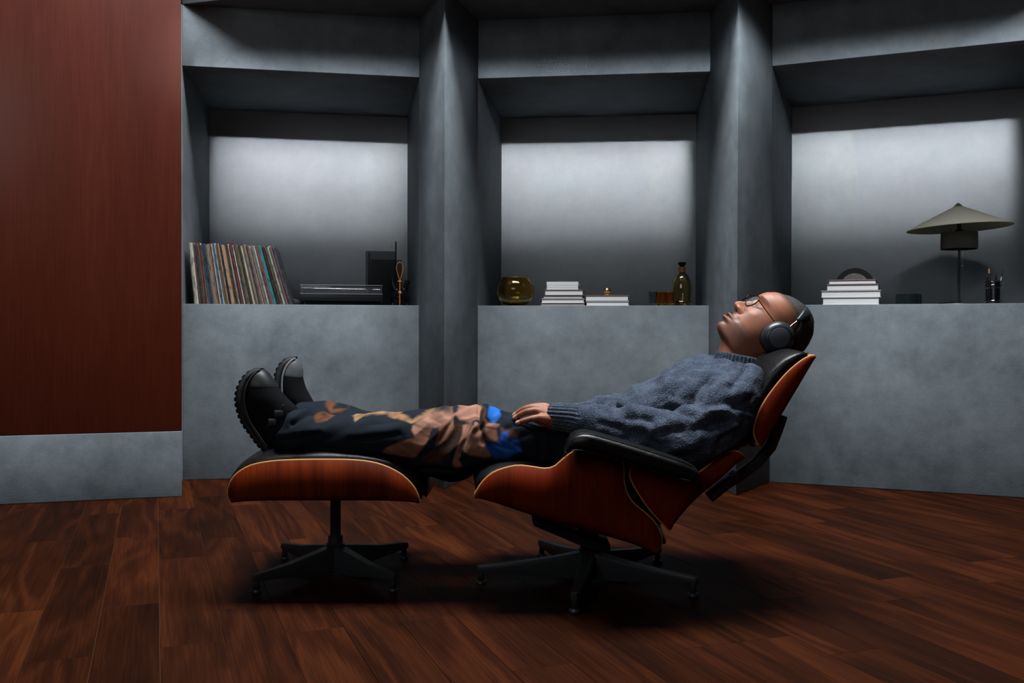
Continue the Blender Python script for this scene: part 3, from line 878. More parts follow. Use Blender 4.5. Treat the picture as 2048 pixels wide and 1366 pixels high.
def print_on(pts, colr, soft=0.004, amt=1.0, streak=0.55, rot=0.5):
    global gc
    k = smooth_step(-soft, soft, sdist(xz, poly(pts)))
    c, s = math.cos(rot), math.sin(rot)
    q = np.stack([(a[:, 0] * c + a[:, 2] * s) * 18, a[:, 1] * 18, (-a[:, 0] * s + a[:, 2] * c) * 150], 1)
    st = 1 - streak + 2 * streak * vnoise(q, 31)
    k = (k * amt)[:, None]
    gc = gc * (1 - k) + np.array(colr) * st[:, None] * k
TAN, ROSE, BRN, DK = (0.17, 0.078, 0.046), (0.235, 0.118, 0.082), (0.075, 0.027, 0.012), (0.012, 0.014, 0.02)
GOLD = (0.22, 0.12, 0.062)
print_on([(844, 913), (871, 897), (902, 897), (898, 913), (857, 922)], (0.035, 0.014, 0.008), 0.006)
print_on([(769.7, 900.4), (776, 892.6), (801, 881), (826, 873.5), (853, 859), (864, 856.6), (865, 868), (855, 883.6), (844, 897), (835, 909), (817, 909), (799, 908), (776, 904)], TAN, rot=-0.4)
print_on([(826, 859), (829, 850), (839, 842), (857, 832), (880, 829.7), (902, 825), (909, 830), (906, 850), (895.5, 861), (880, 854), (857, 856.6), (844, 863), (832.6, 870)], ROSE, rot=-0.4)
print_on([(862, 861), (872, 858), (875, 872), (871, 893), (857, 896), (855, 886)], DK, 0.003)
print_on([(907, 830), (916, 821), (938, 812), (956, 812), (963, 825), (958, 839), (943, 843), (922, 841)], ROSE, rot=0.2)
print_on([(926, 848), (943, 843), (958, 850), (965, 866), (970, 879), (976, 890), (983, 904), (965, 909), (943, 904), (925, 895), (918, 913), (925, 926), (916, 940), (907, 931), (907, 915), (916, 897), (922, 872)], ROSE, rot=1.1)
print_on([(930, 897), (945, 893), (972, 897), (985, 906), (965, 910), (943, 906)], TAN, 0.006, 0.8, rot=0.1)
print_on([(908, 850), (925, 843), (926, 866), (917, 886), (902, 897), (880, 897), (895, 877)], (0.03, 0.016, 0.012), 0.004)
print_on([(880, 854), (895.5, 847), (906.7, 832), (909, 854), (896, 873), (881, 889), (872, 892), (874, 877), (877.5, 863)], TAN, 0.003, rot=1.0)
print_on([(944, 843), (952, 845), (949, 855), (945, 853)], DK, 0.002, 0.9)
print_on([(967, 843), (999, 850), (992, 857), (972, 854)], TAN, 0.003, rot=-0.1)
print_on([(970, 857), (992, 859), (999, 884), (972, 877)], TAN, 0.004, 0.8)
print_on([(1001, 855), (1037, 866), (1036, 873), (1003, 873)], BRN, 0.005, 0.9)
print_on([(961, 822), (972, 828), (968, 850), (970, 876), (966, 876), (963, 850)], (0.05, 0.024, 0.016), 0.002, 0.85)
print_on([(598, 812), (612, 818), (632, 836), (655, 834), (650, 842), (630, 846), (618, 832), (600, 820)], BRN)
print_on([(690, 832), (700, 829), (740, 825), (779, 828), (801, 834), (826, 841), (853, 830), (868, 828), (835, 845), (826, 847), (794, 840), (767, 833), (722, 836), (711, 846), (704, 837)], GOLD, 0.003, 0.9)
print_on([(976, 824), (983, 820), (1000, 823), (999, 839), (988, 848), (975, 839)], (0.012, 0.085, 0.33), 0.004)
print_on([(972, 881), (997, 884), (1006, 863), (1016, 865), (1018, 881), (1037, 879), (1043, 895), (1030, 904), (1015, 911), (992, 911), (979, 897)], (0.008, 0.055, 0.26), 0.006, rot=-0.5)
print_on([(985, 886), (1000, 889), (1020, 896), (1042, 898), (1020, 899), (1000, 894)], (0.03, 0.16, 0.5), 0.0025, 0.8)
set_col(tr_me, np.clip(gc, 0, 1))
t = NT('printed_cotton'); v = t.obj()
t.p(Base_Color=t.n('Attribute', attribute_name='tint').outputs['Color'], Roughness=0.85, Specular_IOR_Level=0.08)
t.bump(t.noise(t.scale(v, 500, 500, 160), 1.0, 2), 0.12, 0.001)
tr_me.materials[0] = t.m

# ---- sweater
def knit(name, stitch, rel=0.7):
    t = NT(name); v = t.obj()
    n1 = t.noise(v, 420, 2, 0.7); n2 = t.noise(v, 26, 3); vo = t.n('TexVoronoi', {'Vector': t.scale(v, 1, 1, 0.75), 'Scale': stitch}).outputs['Distance']
    s = t.math('ADD', t.math('MULTIPLY', n1, 0.75), t.math('MULTIPLY', n2, 0.25))
    t.p(Base_Color=t.ramp(s, [(0.36, (0.014, 0.019, 0.030)), (0.5, (0.04, 0.052, 0.076)), (0.68, (0.115, 0.138, 0.18))]), Roughness=0.95, Specular_IOR_Level=0.05)
    t.bump(t.math('ADD', vo, t.math('MULTIPLY', n1, 0.5)), rel, 0.004)
    return t.m
KN = knit('heather_knit', 260, 0.6)
tz = [(1180, 890, 0.083, 0.185), (1230, 868, 0.088, 0.198), (1290, 838, 0.094, 0.205), (1350, 806, 0.099, 0.215), (1405, 777, 0.1, 0.225), (1443, 760, 0.081, 0.22), (1470, 750, 0.052, 0.17), (1481, 744, 0.037, 0.10)]
near_sl = tube_geo(catmull([P(1490, 764, 2.67), P(1458, 812, 2.60), P(1420, 858, 2.575), P(1375, 872, 2.57), P(1310, 868, 2.59), P(1240, 858, 2.60), P(1185, 846, 2.615), P(1140, 838, 2.64)], 24), list(np.interp(np.linspace(0, 1, 24), [0, .15, .36, .48, .63, .78, .9, 1], [0.056, 0.072, 0.080, 0.078, 0.067, 0.056, 0.046, 0.036])), 28)
far_sl = tube_geo(catmull([P(1432, 758, 3.05), P(1385, 787, 3.15), P(1325, 812, 3.18), P(1265, 822, 3.12), P(1205, 829, 3.04), P(1150, 833, 2.99)], 20), list(np.interp(np.linspace(0, 1, 20), [0, .25, .5, .7, .85, 1], [0.075, 0.072, 0.068, 0.06, 0.05, 0.036])), 28)
arm_fold = tube_geo([P(1420, 790, 2.73), P(1345, 814, 2.70), P(1270, 842, 2.69)], [0.07, 0.074, 0.055], 24)
sw_me = remesh([torso_rings(tz, 2.4), near_sl, far_sl, arm_fold], 0.0036, 8)
sweater = add_mesh('sweater', sw_me, None, person)
a = co(sw_me) + np.array(root_loc(person)); nn = normals(sw_me)
big = (fold(a, -0.75, (5, 6, 13), 41) - 0.62); mid = (fold(a, 0.35, (8, 9, 19), 47) - 0.62); lng = fold(a, -0.2, (5, 10, 16), 53) - 0.62
fade = smooth_step(kx(1150), kx(1230), a[:, 0]) * (1 - 0.8 * smooth_step(kx(1445), kx(1490), a[:, 0]))
SC = [(1334, 814, 1372, 832, 0.9), (1247, 829, 1297, 841, 1.1), (1446, 782, 1500, 730, 1.1), (1388, 800, 1440, 752, 0.7), (1350, 790, 1392, 742, 0.6), (1405, 835, 1490, 790, 0.7), (1370, 850, 1440, 835, 0.9), (1300, 862, 1350, 850, 0.8), (1400, 812, 1455, 800, 0.8), (1195, 842, 1235, 850, 0.7), (1420, 868, 1470, 838, 0.8), (1350, 775, 1380, 740, 0.6), (1260, 855, 1310, 880, 0.6)]
cr = creases(a, SC, 2.62, 0.0085, 0.0085) * smooth_step(2.85, 2.72, a[:, 1])
set_co(sw_me, a + nn * (cr + (0.021 * big + 0.018 * mid + 0.013 * lng) * (0.3 + 0.7 * fade) + 0.0025 * (vnoise(a * 70, 5) - 0.5))[:, None] - np.array(root_loc(person)))
sw_me.materials[0] = KN

def ribbed(name, path, rad, ribs, parent, amp=0.0016, lip=True):
    """ribbed knit tube, ribs running along the path, open mouth turned in"""
    Cn = [Vector(p) for p in path]
    up = Vector((0, 0, 1)); rings = []
    NC = ribs * 6
    def ring(c, t, r):
        a = t.cross(Vector((0, 1, 0))); a.normalize(); b = a.cross(t).normalized()
        out = []
        for j in range(NC):
            q = 2 * PI * j / NC
            rr = (r if not isinstance(r, tuple) else 1) + amp * math.cos(ribs * q)
            ra, rb = (rr, rr) if not isinstance(r, tuple) else (r[0] + amp * math.cos(ribs * q), r[1] + amp * math.cos(ribs * q))
            out.append(c + a * (ra * math.cos(q)) + b * (rb * math.sin(q)))
        return out
    N = len(Cn)
    for i, c in enumerate(Cn):
        t = (Cn[min(i + 1, N - 1)] - Cn[max(i - 1, 0)]).normalized()
        rings.append(ring(c, t, rad[i]))
    sub = lambda r, k: tuple(x - k for x in r) if isinstance(r, tuple) else r - k
    rings.append(ring(Cn[-1] + t * 0.0025, t, sub(rad[-1], 0.002)))
    rings.append(ring(Cn[-1] + t * 0.001, t, sub(rad[-1], 0.006)))
    rings.append(ring(Cn[-1] - t * 0.02, t, sub(rad[-1], 0.008)))
    v, f = rings_geo(rings, False)
    return mesh(name, v, f, KNR, parent, world=True)
KNR = knit('heather_rib', 330, 0.4)
ribbed('cuff', catmull([P(1185, 845, 2.615), P(1160, 841, 2.628), P(1140, 837, 2.64), P(1118, 834.5, 2.648), P(1101, 833, 2.655)], 14), list(np.linspace(0.046, 0.0375, 14)), 22, sweater)
ribbed('cuff', catmull([P(1205, 829, 3.04), P(1180, 831, 3.02), P(1150, 833, 2.99), P(1130, 836, 2.975)], 10), list(np.linspace(0.048, 0.038, 10)), 22, sweater)
cc0, cc1 = P(1484, 736, YP), P(1488.5, 714, YP)
ribbed('collar', [cc0.lerp(cc1, k / 6) for k in range(7)], [(0.089 - 0.0006 * k, 0.086 - 0.0008 * k) for k in range(7)], 46, sweater, 0.0014)

# ---- shoes
def shoe(Yc, secs, label, cap_mat, strap, mid_mat, skew):
    N = 34
    lo = catmull([(s[0], s[1], 0) for s in secs], N); hi = catmull([(s[2], s[3], 0) for s in secs], N)
    W = np.interp(np.linspace(0, 1, N), np.linspace(0, 1, len(secs)), [s[4] for s in secs])
    Lw = [P(q.x, q.y, Yc) for q in lo]; Hw = [P(q.x, q.y, Yc) for q in hi]
    Yo = [Yc + skew * i / N for i in range(N)]
    def rings(i0, i1, k0, k1, grow, n=2.6, NC=36):
        out = []
        for i in range(i0, i1):
            A, B = Lw[i].lerp(Hw[i], k0), Lw[i].lerp(Hw[i], k1)
            c, h = (A + B) / 2, (B - A) / 2
            grow_ = grow * min(1.0, (i - i0 + 0.0) / 3.0) - (0.002 if i == i0 and grow else 0.0)
            h = h + h.normalized() * grow_
            out.append([Vector((0, Yo[i] - Yc, 0)) + c + h * math.copysign(abs(math.sin(q)) ** (2 / n), math.sin(q)) + Vector((0, (W[i] + grow_) * math.copysign(abs(math.cos(q)) ** (2 / n), math.cos(q)) * (1 - 0.22 * max(0, math.sin(q))), 0)) for q in [2 * PI * j / NC for j in range(NC)]])
        return rings_geo(out)
    v, f = rings(0, N, 0.08, 1.0, 0.0)
    s = mesh('shoe', v, f, M['suede'], person, world=True)
    s['label'] = label
    # chunky lugged sole
    geos = []
    out = []
    for i in range(N):
        ax = (Hw[i] - Lw[i]).normalized(); th_ = 0.026
        A = Lw[i] - ax * 0.002; c = A + ax * th_ / 2 + Vector((0, Yo[i] - Yc, 0))
        out.append([c + ax * (th_ / 2 * math.copysign(abs(math.sin(q)) ** 0.6, math.sin(q))) + Vector((0, (W[i] + 0.005) * math.copysign(abs(math.cos(q)) ** 0.6, math.cos(q)), 0)) for q in [2 * PI * j / 28 for j in range(28)]])
    geos.append(rings_geo(out))
    for i in range(1, N - 2, 2):
        tn = (Lw[i + 1] - Lw[i]); ax = (Hw[i] - Lw[i]).normalized(); tl_ = tn.normalized()
        for sd in (-1, -0.33, 0.33, 1):
            c = Lw[i] + Vector((0, Yo[i] - Yc + sd * W[i] * 0.86, 0))
            hx, hy_, hz = tn.length * 0.62, max(0.0035, W[i] * 0.17), 0.0019
            vs = [c + tl_ * (hx * p) + Vector((0, hy_ * q, 0)) - ax * (hz * r) for p in (-1, 1) for q in (-1, 1) for r in (-0.5, 1)]
            geos.append((vs, [(0, 1, 3, 2), (4, 6, 7, 5), (0, 4, 5, 1), (2, 3, 7, 6), (0, 2, 6, 4), (1, 5, 7, 3)]))
    v, f = merge(geos)
    auto(mesh('sole', v, f, M['rubber'], s, world=True), 50)
    # moulded toe cap and midsole line
    v, f = rings(N - 10, N, 0.1, 1.0, 0.0032)
    mesh('toe_cap', v, f, cap_mat, s, world=True)
    for sd in (-1, 1):
        pts = []
        for i in range(3, N - 1):
            ax = (Hw[i] - Lw[i]).normalized()
            pts.append(Lw[i] + ax * 0.027 + Vector((0, Yo[i] - Yc + sd * (W[i] + 0.004), 0)))
        tube('midsole_line', pts, 0.0032, mid_mat, s, 8, world=True)
    if strap:
        for (x0, y0), (x1, y1) in strap:
            pts = []
            for k in range(9):
                q = PI * (0.12 + 0.76 * k / 8)
                p = P(x0 + (x1 - x0) * k / 8, y0 + (y1 - y0) * k / 8, Yc - 0.043)
                pts.append(p)
            tube('strap', pts, 0.006, M['webbing'], s, 8, world=True, flat=0.35)
            bk = P((x0 + x1) / 2, (y0 + y1) / 2, Yc - 0.047)
            bx = box('buckle', bk.x - 0.012, bk.x + 0.012, bk.y - 0.004, bk.y + 0.004, bk.z - 0.009, bk.z + 0.009, M['buckle'], s, 0.002, world=True)
    return s
M['suede'] = simple('black_suede', (0.0045, 0.005, 0.006), 0.9, spec=0.05)
M['rubber'] = simple('black_rubber', (0.008, 0.0085, 0.009), 0.55)
M['rubber_sheen'] = simple('toe_rubber', (0.012, 0.0125, 0.0135), 0.42)
M['rubber_grey'] = simple('grey_toe_rubber', (0.07, 0.074, 0.08), 0.35)
M['midgrey'] = simple('midsole_grey', (0.14, 0.145, 0.15), 0.35)
M['webbing'] = simple('webbing', (0.02, 0.021, 0.023), 0.7)
M['buckle'] = simple('buckle_plastic', (0.035, 0.037, 0.04), 0.35)
shoe(2.755, [(535, 903, 572, 900, 0.03), (522, 890, 600, 880, 0.037), (505, 867, 602, 842, 0.039), (488, 842, 594, 818, 0.04), (478, 812, 575, 800, 0.043), (477, 786, 558, 781, 0.047), (483, 763, 543, 760, 0.044), (495, 745, 529, 743, 0.034), (507, 737, 517, 737, 0.015)], 'chunky black trail shoe nearest the camera, with buckled strap', M['rubber_sheen'], [((548, 842), (566, 812)), ((538, 852), (552, 836))], M['rubber'], 0.02)
shoe(3.01, [(578, 888, 602, 880, 0.03), (572, 860, 626, 845, 0.037), (562, 822, 630, 817, 0.039), (552, 788, 622, 801, 0.042), (550, 765, 607, 774, 0.046), (551, 747, 601, 753, 0.044), (557, 730, 598, 734, 0.04), (567, 718, 591, 720, 0.03), (576, 714, 584, 714, 0.013)], 'black trail shoe farther from the camera, with grey moulded toe', M['rubber_grey'], None, M['midgrey'], 0.04)

# ------------------------------------------------------------------ headphones and glasses
EAR = P(1550.5, 675, 2.80)
hp = empty('headphones', EAR, 0, 'large matte black over-ear headphones worn by the reclining person', 'headphones')
def ear_cup(sgn):
    c = Vector((EAR.x, YP, EAR.z))
    def lens(prof, squ=1.0):
        rings = []
        for r, y in prof:
            rings.append([c + (HU * (math.cos(q) * r * 1.04) + HF * (math.sin(q) * r * 0.97)) + Vector((0, sgn * y, 0)) for q in [2 * PI * j / 48 for j in range(48)]])
        return rings_geo(rings)
    v, f = lens([(0.0, 0.092), (0.034, 0.092), (0.044, 0.094), (0.048, 0.099), (0.0485, 0.107), (0.046, 0.115), (0.040, 0.123), (0.033, 0.127), (0.030, 0.1275), (0.0, 0.1275)])
    o = auto(mesh('ear_cup', v, f, M['hp_shell'], hp, world=True), 50)
    v, f = lens([(0.0295, 0.1272), (0.0292, 0.1285), (0.0282, 0.1289)])
    auto(mesh('touch_disc', v, f, M['hp_disc'], o, world=True), 25)
    v, f = lens([(0.0, 0.068), (0.03, 0.068), (0.043, 0.071), (0.046, 0.08), (0.044, 0.09), (0.03, 0.093), (0.0, 0.093)])
    mesh('ear_cushion', v, f, M['leather'], o, world=True)
M['hp_shell'] = simple('headphone_shell', (0.02, 0.023, 0.027), 0.33, spec=0.35)
M['hp_disc'] = simple('headphone_disc', (0.07, 0.08, 0.098), 0.5)
ear_cup(-1); ear_cup(1)
D = Vector((0.795, 0, 0.606)); Wd = Vector((-0.606, 0, 0.795))
c0 = Vector((EAR.x, YP, EAR.z))
def band(name, a0, a1, wid, thk, mat, rad_off=0.0, n=40):
    rings = []
    for k in range(n):
        q = a0 + (a1 - a0) * k / (n - 1)
        cq, sq = math.copysign(abs(math.cos(q)) ** 0.72, math.cos(q)), abs(math.sin(q)) ** 0.72
        rad = Vector((0, -cq, 0)) * (0.096 + rad_off) + D * ((0.138 + rad_off) * sq)
        no = (Vector((0, -math.cos(q), 0)) * 0.127 + D * (0.096 * math.sin(q))).normalized()
        wk = wid * (0.55 + 0.45 * min(1.0, min(k, n - 1 - k) / 7))
        rings.append([c0 + rad + Wd * (wk * math.copysign(abs(math.cos(t_)) ** 0.6, math.cos(t_))) + no * (thk * math.copysign(abs(math.sin(t_)) ** 0.6, math.sin(t_))) for t_ in [2 * PI * j / 20 for j in range(20)]])
    v, f = rings_geo(rings)
    return mesh(name, v, f, mat, hp, world=True)
band('headband', R(27), R(153), 0.0125, 0.0075, M['hp_shell'])
for s in (1, -1):
    q0, q1 = (R(1), R(34)) if s > 0 else (R(146), R(179))
    band('slider', q0, q1, 0.004, 0.0022, M['chrome'], 0.003, 20)

gl = empty('eyeglasses', P(1500, 602, YP), 0, 'thin round dark-rimmed eyeglasses on the face of the reclining person', 'glasses')
D1 = Vector((0.79, 0, 0.61)).normalized(); Yx = Vector((0, 1, 0))
M['rim'] = simple('rim_metal', (0.02, 0.016, 0.013), 0.25, 0.8)
M['lens'] = simple('lens_glass', (0.5, 0.52, 0.52), 0.05, spec=0.2, Alpha=0.035)
def rim(sgn):
    c = P(1506, 603.5, YP - 0.035); c = Vector((c.x, YP + sgn * 0.033, c.z)) + HF * (0.003 + (0.006 if sgn > 0 else 0.0))
    yy = (Yx + (D1.cross(Yx)) * (0.36 * -sgn)).normalized()
    pts = [c + D1 * (0.0225 * math.sin(q)) + yy * (0.0245 * math.cos(q)) for q in [2 * PI * j / 40 for j in range(41)]]
    o = tube('rim', pts, 0.0019, M['rim'], gl, 8, world=True, round_ends=False)
    nrm = D1.cross(yy).normalized()
    prof = [(0.0, 0.0006), (0.93, 0.0006), (0.93, -0.0006), (0.0, -0.0006)]
    rings = [[c + (D1 * (0.0225 * math.sin(q)) + yy * (0.0245 * math.cos(q))) * k + nrm * z for q in [2 * PI * j / 32 for j in range(32)]] for k, z in ((0.99, -0.0005), (0.99, 0.0005))]
    v, f = rings_geo(rings)
    mesh('lens', v, f, M['lens'], o, smooth=False, world=True)
    h = c + D1 * 0.012 + Vector((0, sgn * 0.022, 0))
    e1 = P(1549, 643.7, YP - 0.077)
    e1 = Vector((e1.x, YP + sgn * 0.077, e1.z)); h2 = P(1517.5, 601, YP - 0.066); h2 = Vector((h2.x, YP + sgn * 0.066, h2.z))
    tube('temple', [h, h2, h2.lerp(e1, 0.5), e1, e1 + (e1 - h2) * 0.3], [0.0015, 0.0017, 0.0015, 0.0013, 0.0013], M['rim'], gl, 8, world=True)
    return c
ca, cb = rim(-1), rim(1)
nrm = (-D1.cross(Yx)).normalized()
if nrm.z < 0: nrm = -nrm
tube('bridge', catmull([ca + Vector((0, 0.022, 0)) + D1 * 0.008, ca.lerp(cb, 0.5) + D1 * 0.012 + nrm * 0.003, cb + Vector((0, -0.022, 0)) + D1 * 0.008], 9), 0.0014, M['rim'], gl, 8, world=True)
# ------------------------------------------------------------------ things on the shelves
SG = 4.9 / F_PX

# ---- left niche: leaning row of records
b0 = BY[0]
names = {'cream': (0.36, 0.31, 0.22), 'white': (0.42, 0.42, 0.40), 'tan': (0.30, 0.18, 0.10), 'brown': (0.10, 0.05, 0.028), 'dark blue': (0.012, 0.022, 0.055), 'blue': (0.02, 0.08, 0.16), 'pale blue': (0.20, 0.33, 0.38),
         'teal': (0.008, 0.17, 0.20), 'red': (0.17, 0.022, 0.018), 'black': (0.012, 0.012, 0.014), 'grey': (0.14, 0.14, 0.135), 'olive': (0.10, 0.085, 0.04), 'dark green': (0.018, 0.035, 0.03), 'orange': (0.24, 0.10, 0.04),
         'mauve': (0.14, 0.09, 0.12), 'slate': (0.03, 0.045, 0.06), 'yellow': (0.36, 0.24, 0.05)}
def spine_mat(nm, c):
    t = NT('sleeve_' + nm.replace(' ', '_')); v = t.obj()
    rnd_ = t.n('ObjectInfo').outputs['Random']
    vv_ = t.n('VectorMath', {0: v, 1: t.n('CombineXYZ', {0: t.math('MULTIPLY', rnd_, 9.0), 1: 0.0, 2: t.math('MULTIPLY', rnd_, 21.0)}).outputs[0]}, operation='ADD').outputs[0]
    n1 = t.noise(t.scale(vv_, 330, 330, 120), 1.0, 3, 0.7)
    col = t.mix(t.ramp(n1, [(0.5, (0, 0, 0)), (0.66, (0.8, 0.8, 0.8))]), tuple(c), tuple(min(0.5, q * 0.35 + 0.09) for q in c))
    col = t.mix(t.ramp(t.noise(t.scale(vv_, 60, 60, 22), 1.0, 2), [(0.5, (0, 0, 0)), (0.64, (0.75, 0.75, 0.75))]), col, tuple(q * 0.3 for q in c))
    t.p(Base_Color=col, Roughness=0.55, Specular_IOR_Level=0.3)
    return t.m
SM = {k: spine_mat(k, c) for k, c in names.items()}
M['cardboard'] = simple('sleeve_edge', (0.05, 0.05, 0.05), 0.7)
seq = [('grey', 5), ('cream', 7), ('white', 9), ('brown', 6), ('orange', 5), ('dark blue', 8), ('cream', 5), ('brown', 8), ('red', 5), ('white', 5), ('slate', 11), ('dark blue', 9), ('olive', 5), ('grey', 8), ('yellow', 5), ('mauve', 7), ('red', 4), ('cream', 6), ('blue', 10), ('white', 8), ('olive', 6), ('brown', 5), ('tan', 6), ('black', 5), ('blue', 5), ('tan', 17), ('brown', 5), ('black', 6), ('mauve', 5), ('cream', 5), ('black', 7), ('red', 11), ('white', 6), ('dark green', 6), ('brown', 6), ('olive', 9), ('black', 6), ('dark green', 7), ('cream', 10), ('brown', 6), ('grey', 9), ('olive', 6), ('brown', 5), ('mauve', 7), ('cream', 9), ('grey', 6), ('orange', 6), ('pale blue', 8), ('red', 4), ('brown', 9), ('mauve', 6), ('teal', 12), ('olive', 6), ('black', 8), ('orange', 4), ('olive', 5), ('slate', 7), ('cream', 11), ('white', 4), ('mauve', 6), ('red', 4), ('slate', 9), ('white', 4), ('black', 5)]
LREC = 0.312
total = sum(t for _, t in seq)
sc_t = 0.425 / total
u_top = (b0.at(377, 0.04).xy - b0.A).dot(b0.e)
ords = ['first', 'second', 'third', 'fourth', 'fifth', 'sixth', 'seventh', 'eighth', 'ninth', 'tenth', 'eleventh', 'twelfth', 'thirteenth', 'fourteenth', 'fifteenth', 'sixteenth', 'seventeenth', 'eighteenth', 'nineteenth', 'twentieth']
cnt = {}
tot_c = {k: sum(1 for q, _ in seq if q == k) for k, _ in seq}
rr = random.Random(11)
for i, (cn, tk) in enumerate(seq):
    tk *= sc_t
    a = R(5.3 + (16.8 - 5.3) * i / (len(seq) - 1))
    hgt = LREC + rr.uniform(-0.004, 0.006)
    ub = u_top + LREC * math.sin(a) * 1.0
    cnt[cn] = cnt.get(cn, 0) + 1
    k = cnt[cn]
    if tot_c[cn] == 1: lab = f'only {cn} record sleeve in the leaning row on the left shelf'
    else: lab = f'{cn} record sleeve, {ords[k - 1]} {cn} one from the left end of the leaning row'
    thick = 'thick ' if tk * 1000 > 9.0 else 'thin ' if tk * 1000 < 3.4 else ''
    loc = b0.pt(ub, 0.035 + rr.uniform(-0.004, 0.006), Z_SHELF)
    o = box('record_sleeve', 0.0002, tk - 0.0002, 0, LREC, 0, hgt, SM[cn], None, 0.0006, 1)
    tag(o, thick + lab, 'record', 'records leaning in the left niche')
    o.location = loc
    o.rotation_euler = (0, -a, b0.rz)
    o.location.z += max(0.0, math.sin(a) * 0.0)
    u_top += tk / math.cos(a)
    if i % 9 == 4: o.location.z += 0.001

# ---- turntable
def local(name, p, rz, **k): return empty(name, p, rz, **k)
tp_ = b0.at(683, 0.09)
tt_ = local('turntable', tp_, b0.rz, label='low black turntable under a clear dust cover beside the records', cat='turntable')
sx = 0.217
M['acrylic'] = simple('clear_acrylic', (0.05, 0.056, 0.064), 0.08, spec=0.5, Alpha=0.3)
M['plinth_black'] = simple('plinth_black', (0.008, 0.009, 0.011), 0.35)
box('plinth', -sx, sx, 0, 0.34, 0.022, 0.06, M['plinth_black'], tt_, 0.003)
box('foot', -sx + 0.03, sx - 0.01, 0.02, 0.32, 0.0, 0.022, M['black_matte'], tt_, 0.002)
lathe('platter', [(0, 0.06), (0.15, 0.06), (0.15, 0.068), (0.148, 0.07), (0, 0.07)], M['metal_edge'], tt_, 48, (-0.04, 0.17, 0))
dc = box('dust_cover', -sx + 0.002, sx - 0.002, 0.002, 0.338, 0.0605, 0.108, M['acrylic'], tt_, 0.002)
bm = bmesh.new(); bm.from_mesh(dc.data)
bmesh.ops.delete(bm, geom=[f for f in bm.faces if f.calc_center_median().z < 0.0608], context='FACES'); bm.to_mesh(dc.data); bm.free()
sm_ = dc.modifiers.new('wall', 'SOLIDIFY'); sm_.thickness = 0.003
M['bright_edge'] = simple('polished_edge', (0.3, 0.32, 0.34), 0.25, 0.6)
for z_ in (0.0605, 0.1075):
    box('cover_edge', -sx, sx, -0.002, 0.0015, z_ - 0.0012, z_ + 0.0012, M['bright_edge'], dc)
tube('tonearm', [(-sx + 0.01, 0.05, 0.0915), (0.08, 0.05, 0.0885), (0.125, 0.05, 0.088)], [0.0028, 0.0026, 0.0026], M['chrome'], tt_, 10)
tube('tonearm_rest', [(0.165, 0.05, 0.087), (sx - 0.012, 0.05, 0.087)], 0.0018, M['chrome'], tt_, 8)
M['copper'] = simple('copper_cartridge', (0.3, 0.12, 0.035), 0.4, 0.3)
box('cartridge', 0.128, 0.143, 0.043, 0.056, 0.072, 0.086, M['copper'], tt_, 0.001)
p = b0.at(598, 0.12)
t_ = local('wedge_box', p, b0.rz, label='small dark grey wedge-shaped box between the records and turntable', cat='box')
v = [(-0.024, 0, 0), (0.022, 0, 0), (0.022, 0, 0.02), (-0.030, 0, 0.036), (-0.024, 0.08, 0), (0.022, 0.08, 0), (0.022, 0.08, 0.02), (-0.030, 0.08, 0.036)]
bevel(mesh('body', v, [(0, 1, 2, 3), (7, 6, 5, 4), (0, 4, 5, 1), (1, 5, 6, 2), (2, 6, 7, 3), (3, 7, 4, 0)], simple('grey_plastic', (0.03, 0.032, 0.035), 0.5), t_, False), 0.002)
box('pad', -0.026, 0.02, -0.004, 0.0, 0.002, 0.012, M['black_matte'], t_, 0.001)

# ---- fluted smoked glass screen with slim black uprights
M['smoke'] = simple('smoked_glass', (0.006, 0.006, 0.008), 0.12, spec=0.4, Alpha=0.42)
p = b0.at(764, 0.5)
fs_ = local('fluted_screen', p, b0.rz, label='fluted smoked-glass screen with two slim black uprights behind the horned vase', cat='screen')
def fluted(x0, x1, y, z1, n):
    N = n * 6; V = []
    for k in range(N + 1):
        x = x0 + (x1 - x0) * k / N
        V += [(x, y - 0.005 * abs(math.sin(PI * k / 6)), 0), (x, y - 0.005 * abs(math.sin(PI * k / 6)), z1), (x, y + 0.004, z1), (x, y + 0.004, 0)]
    F = []
    for k in range(N):
        o = 4 * k
        F += [(o, o + 4, o + 5, o + 1), (o + 1, o + 5, o + 6, o + 2), (o + 2, o + 6, o + 7, o + 3), (o + 3, o + 7, o + 4, o)]
    F += [(0, 1, 2, 3), (4 * N, 4 * N + 3, 4 * N + 2, 4 * N + 1)]
    return mesh('fluted_pane', V, F, M['smoke'], fs_, False)
SB = 5.3 / F_PX
fluted(-33 * SB, 30 * SB, 0.06, 117 * SB, 15)
fluted(-24 * SB, 40 * SB, 0.0, 98 * SB, 15)
tube('upright', [(28.5 * SB, 0.03, 0.004), (28.5 * SB, 0.03, 135 * SB)], 0.0042, M['black_gloss'], fs_, 12)
tube('upright', [(-26 * SB, 0.03, 0.004), (-26 * SB, 0.03, 111 * SB)], 0.0036, M['black_gloss'], fs_, 12)

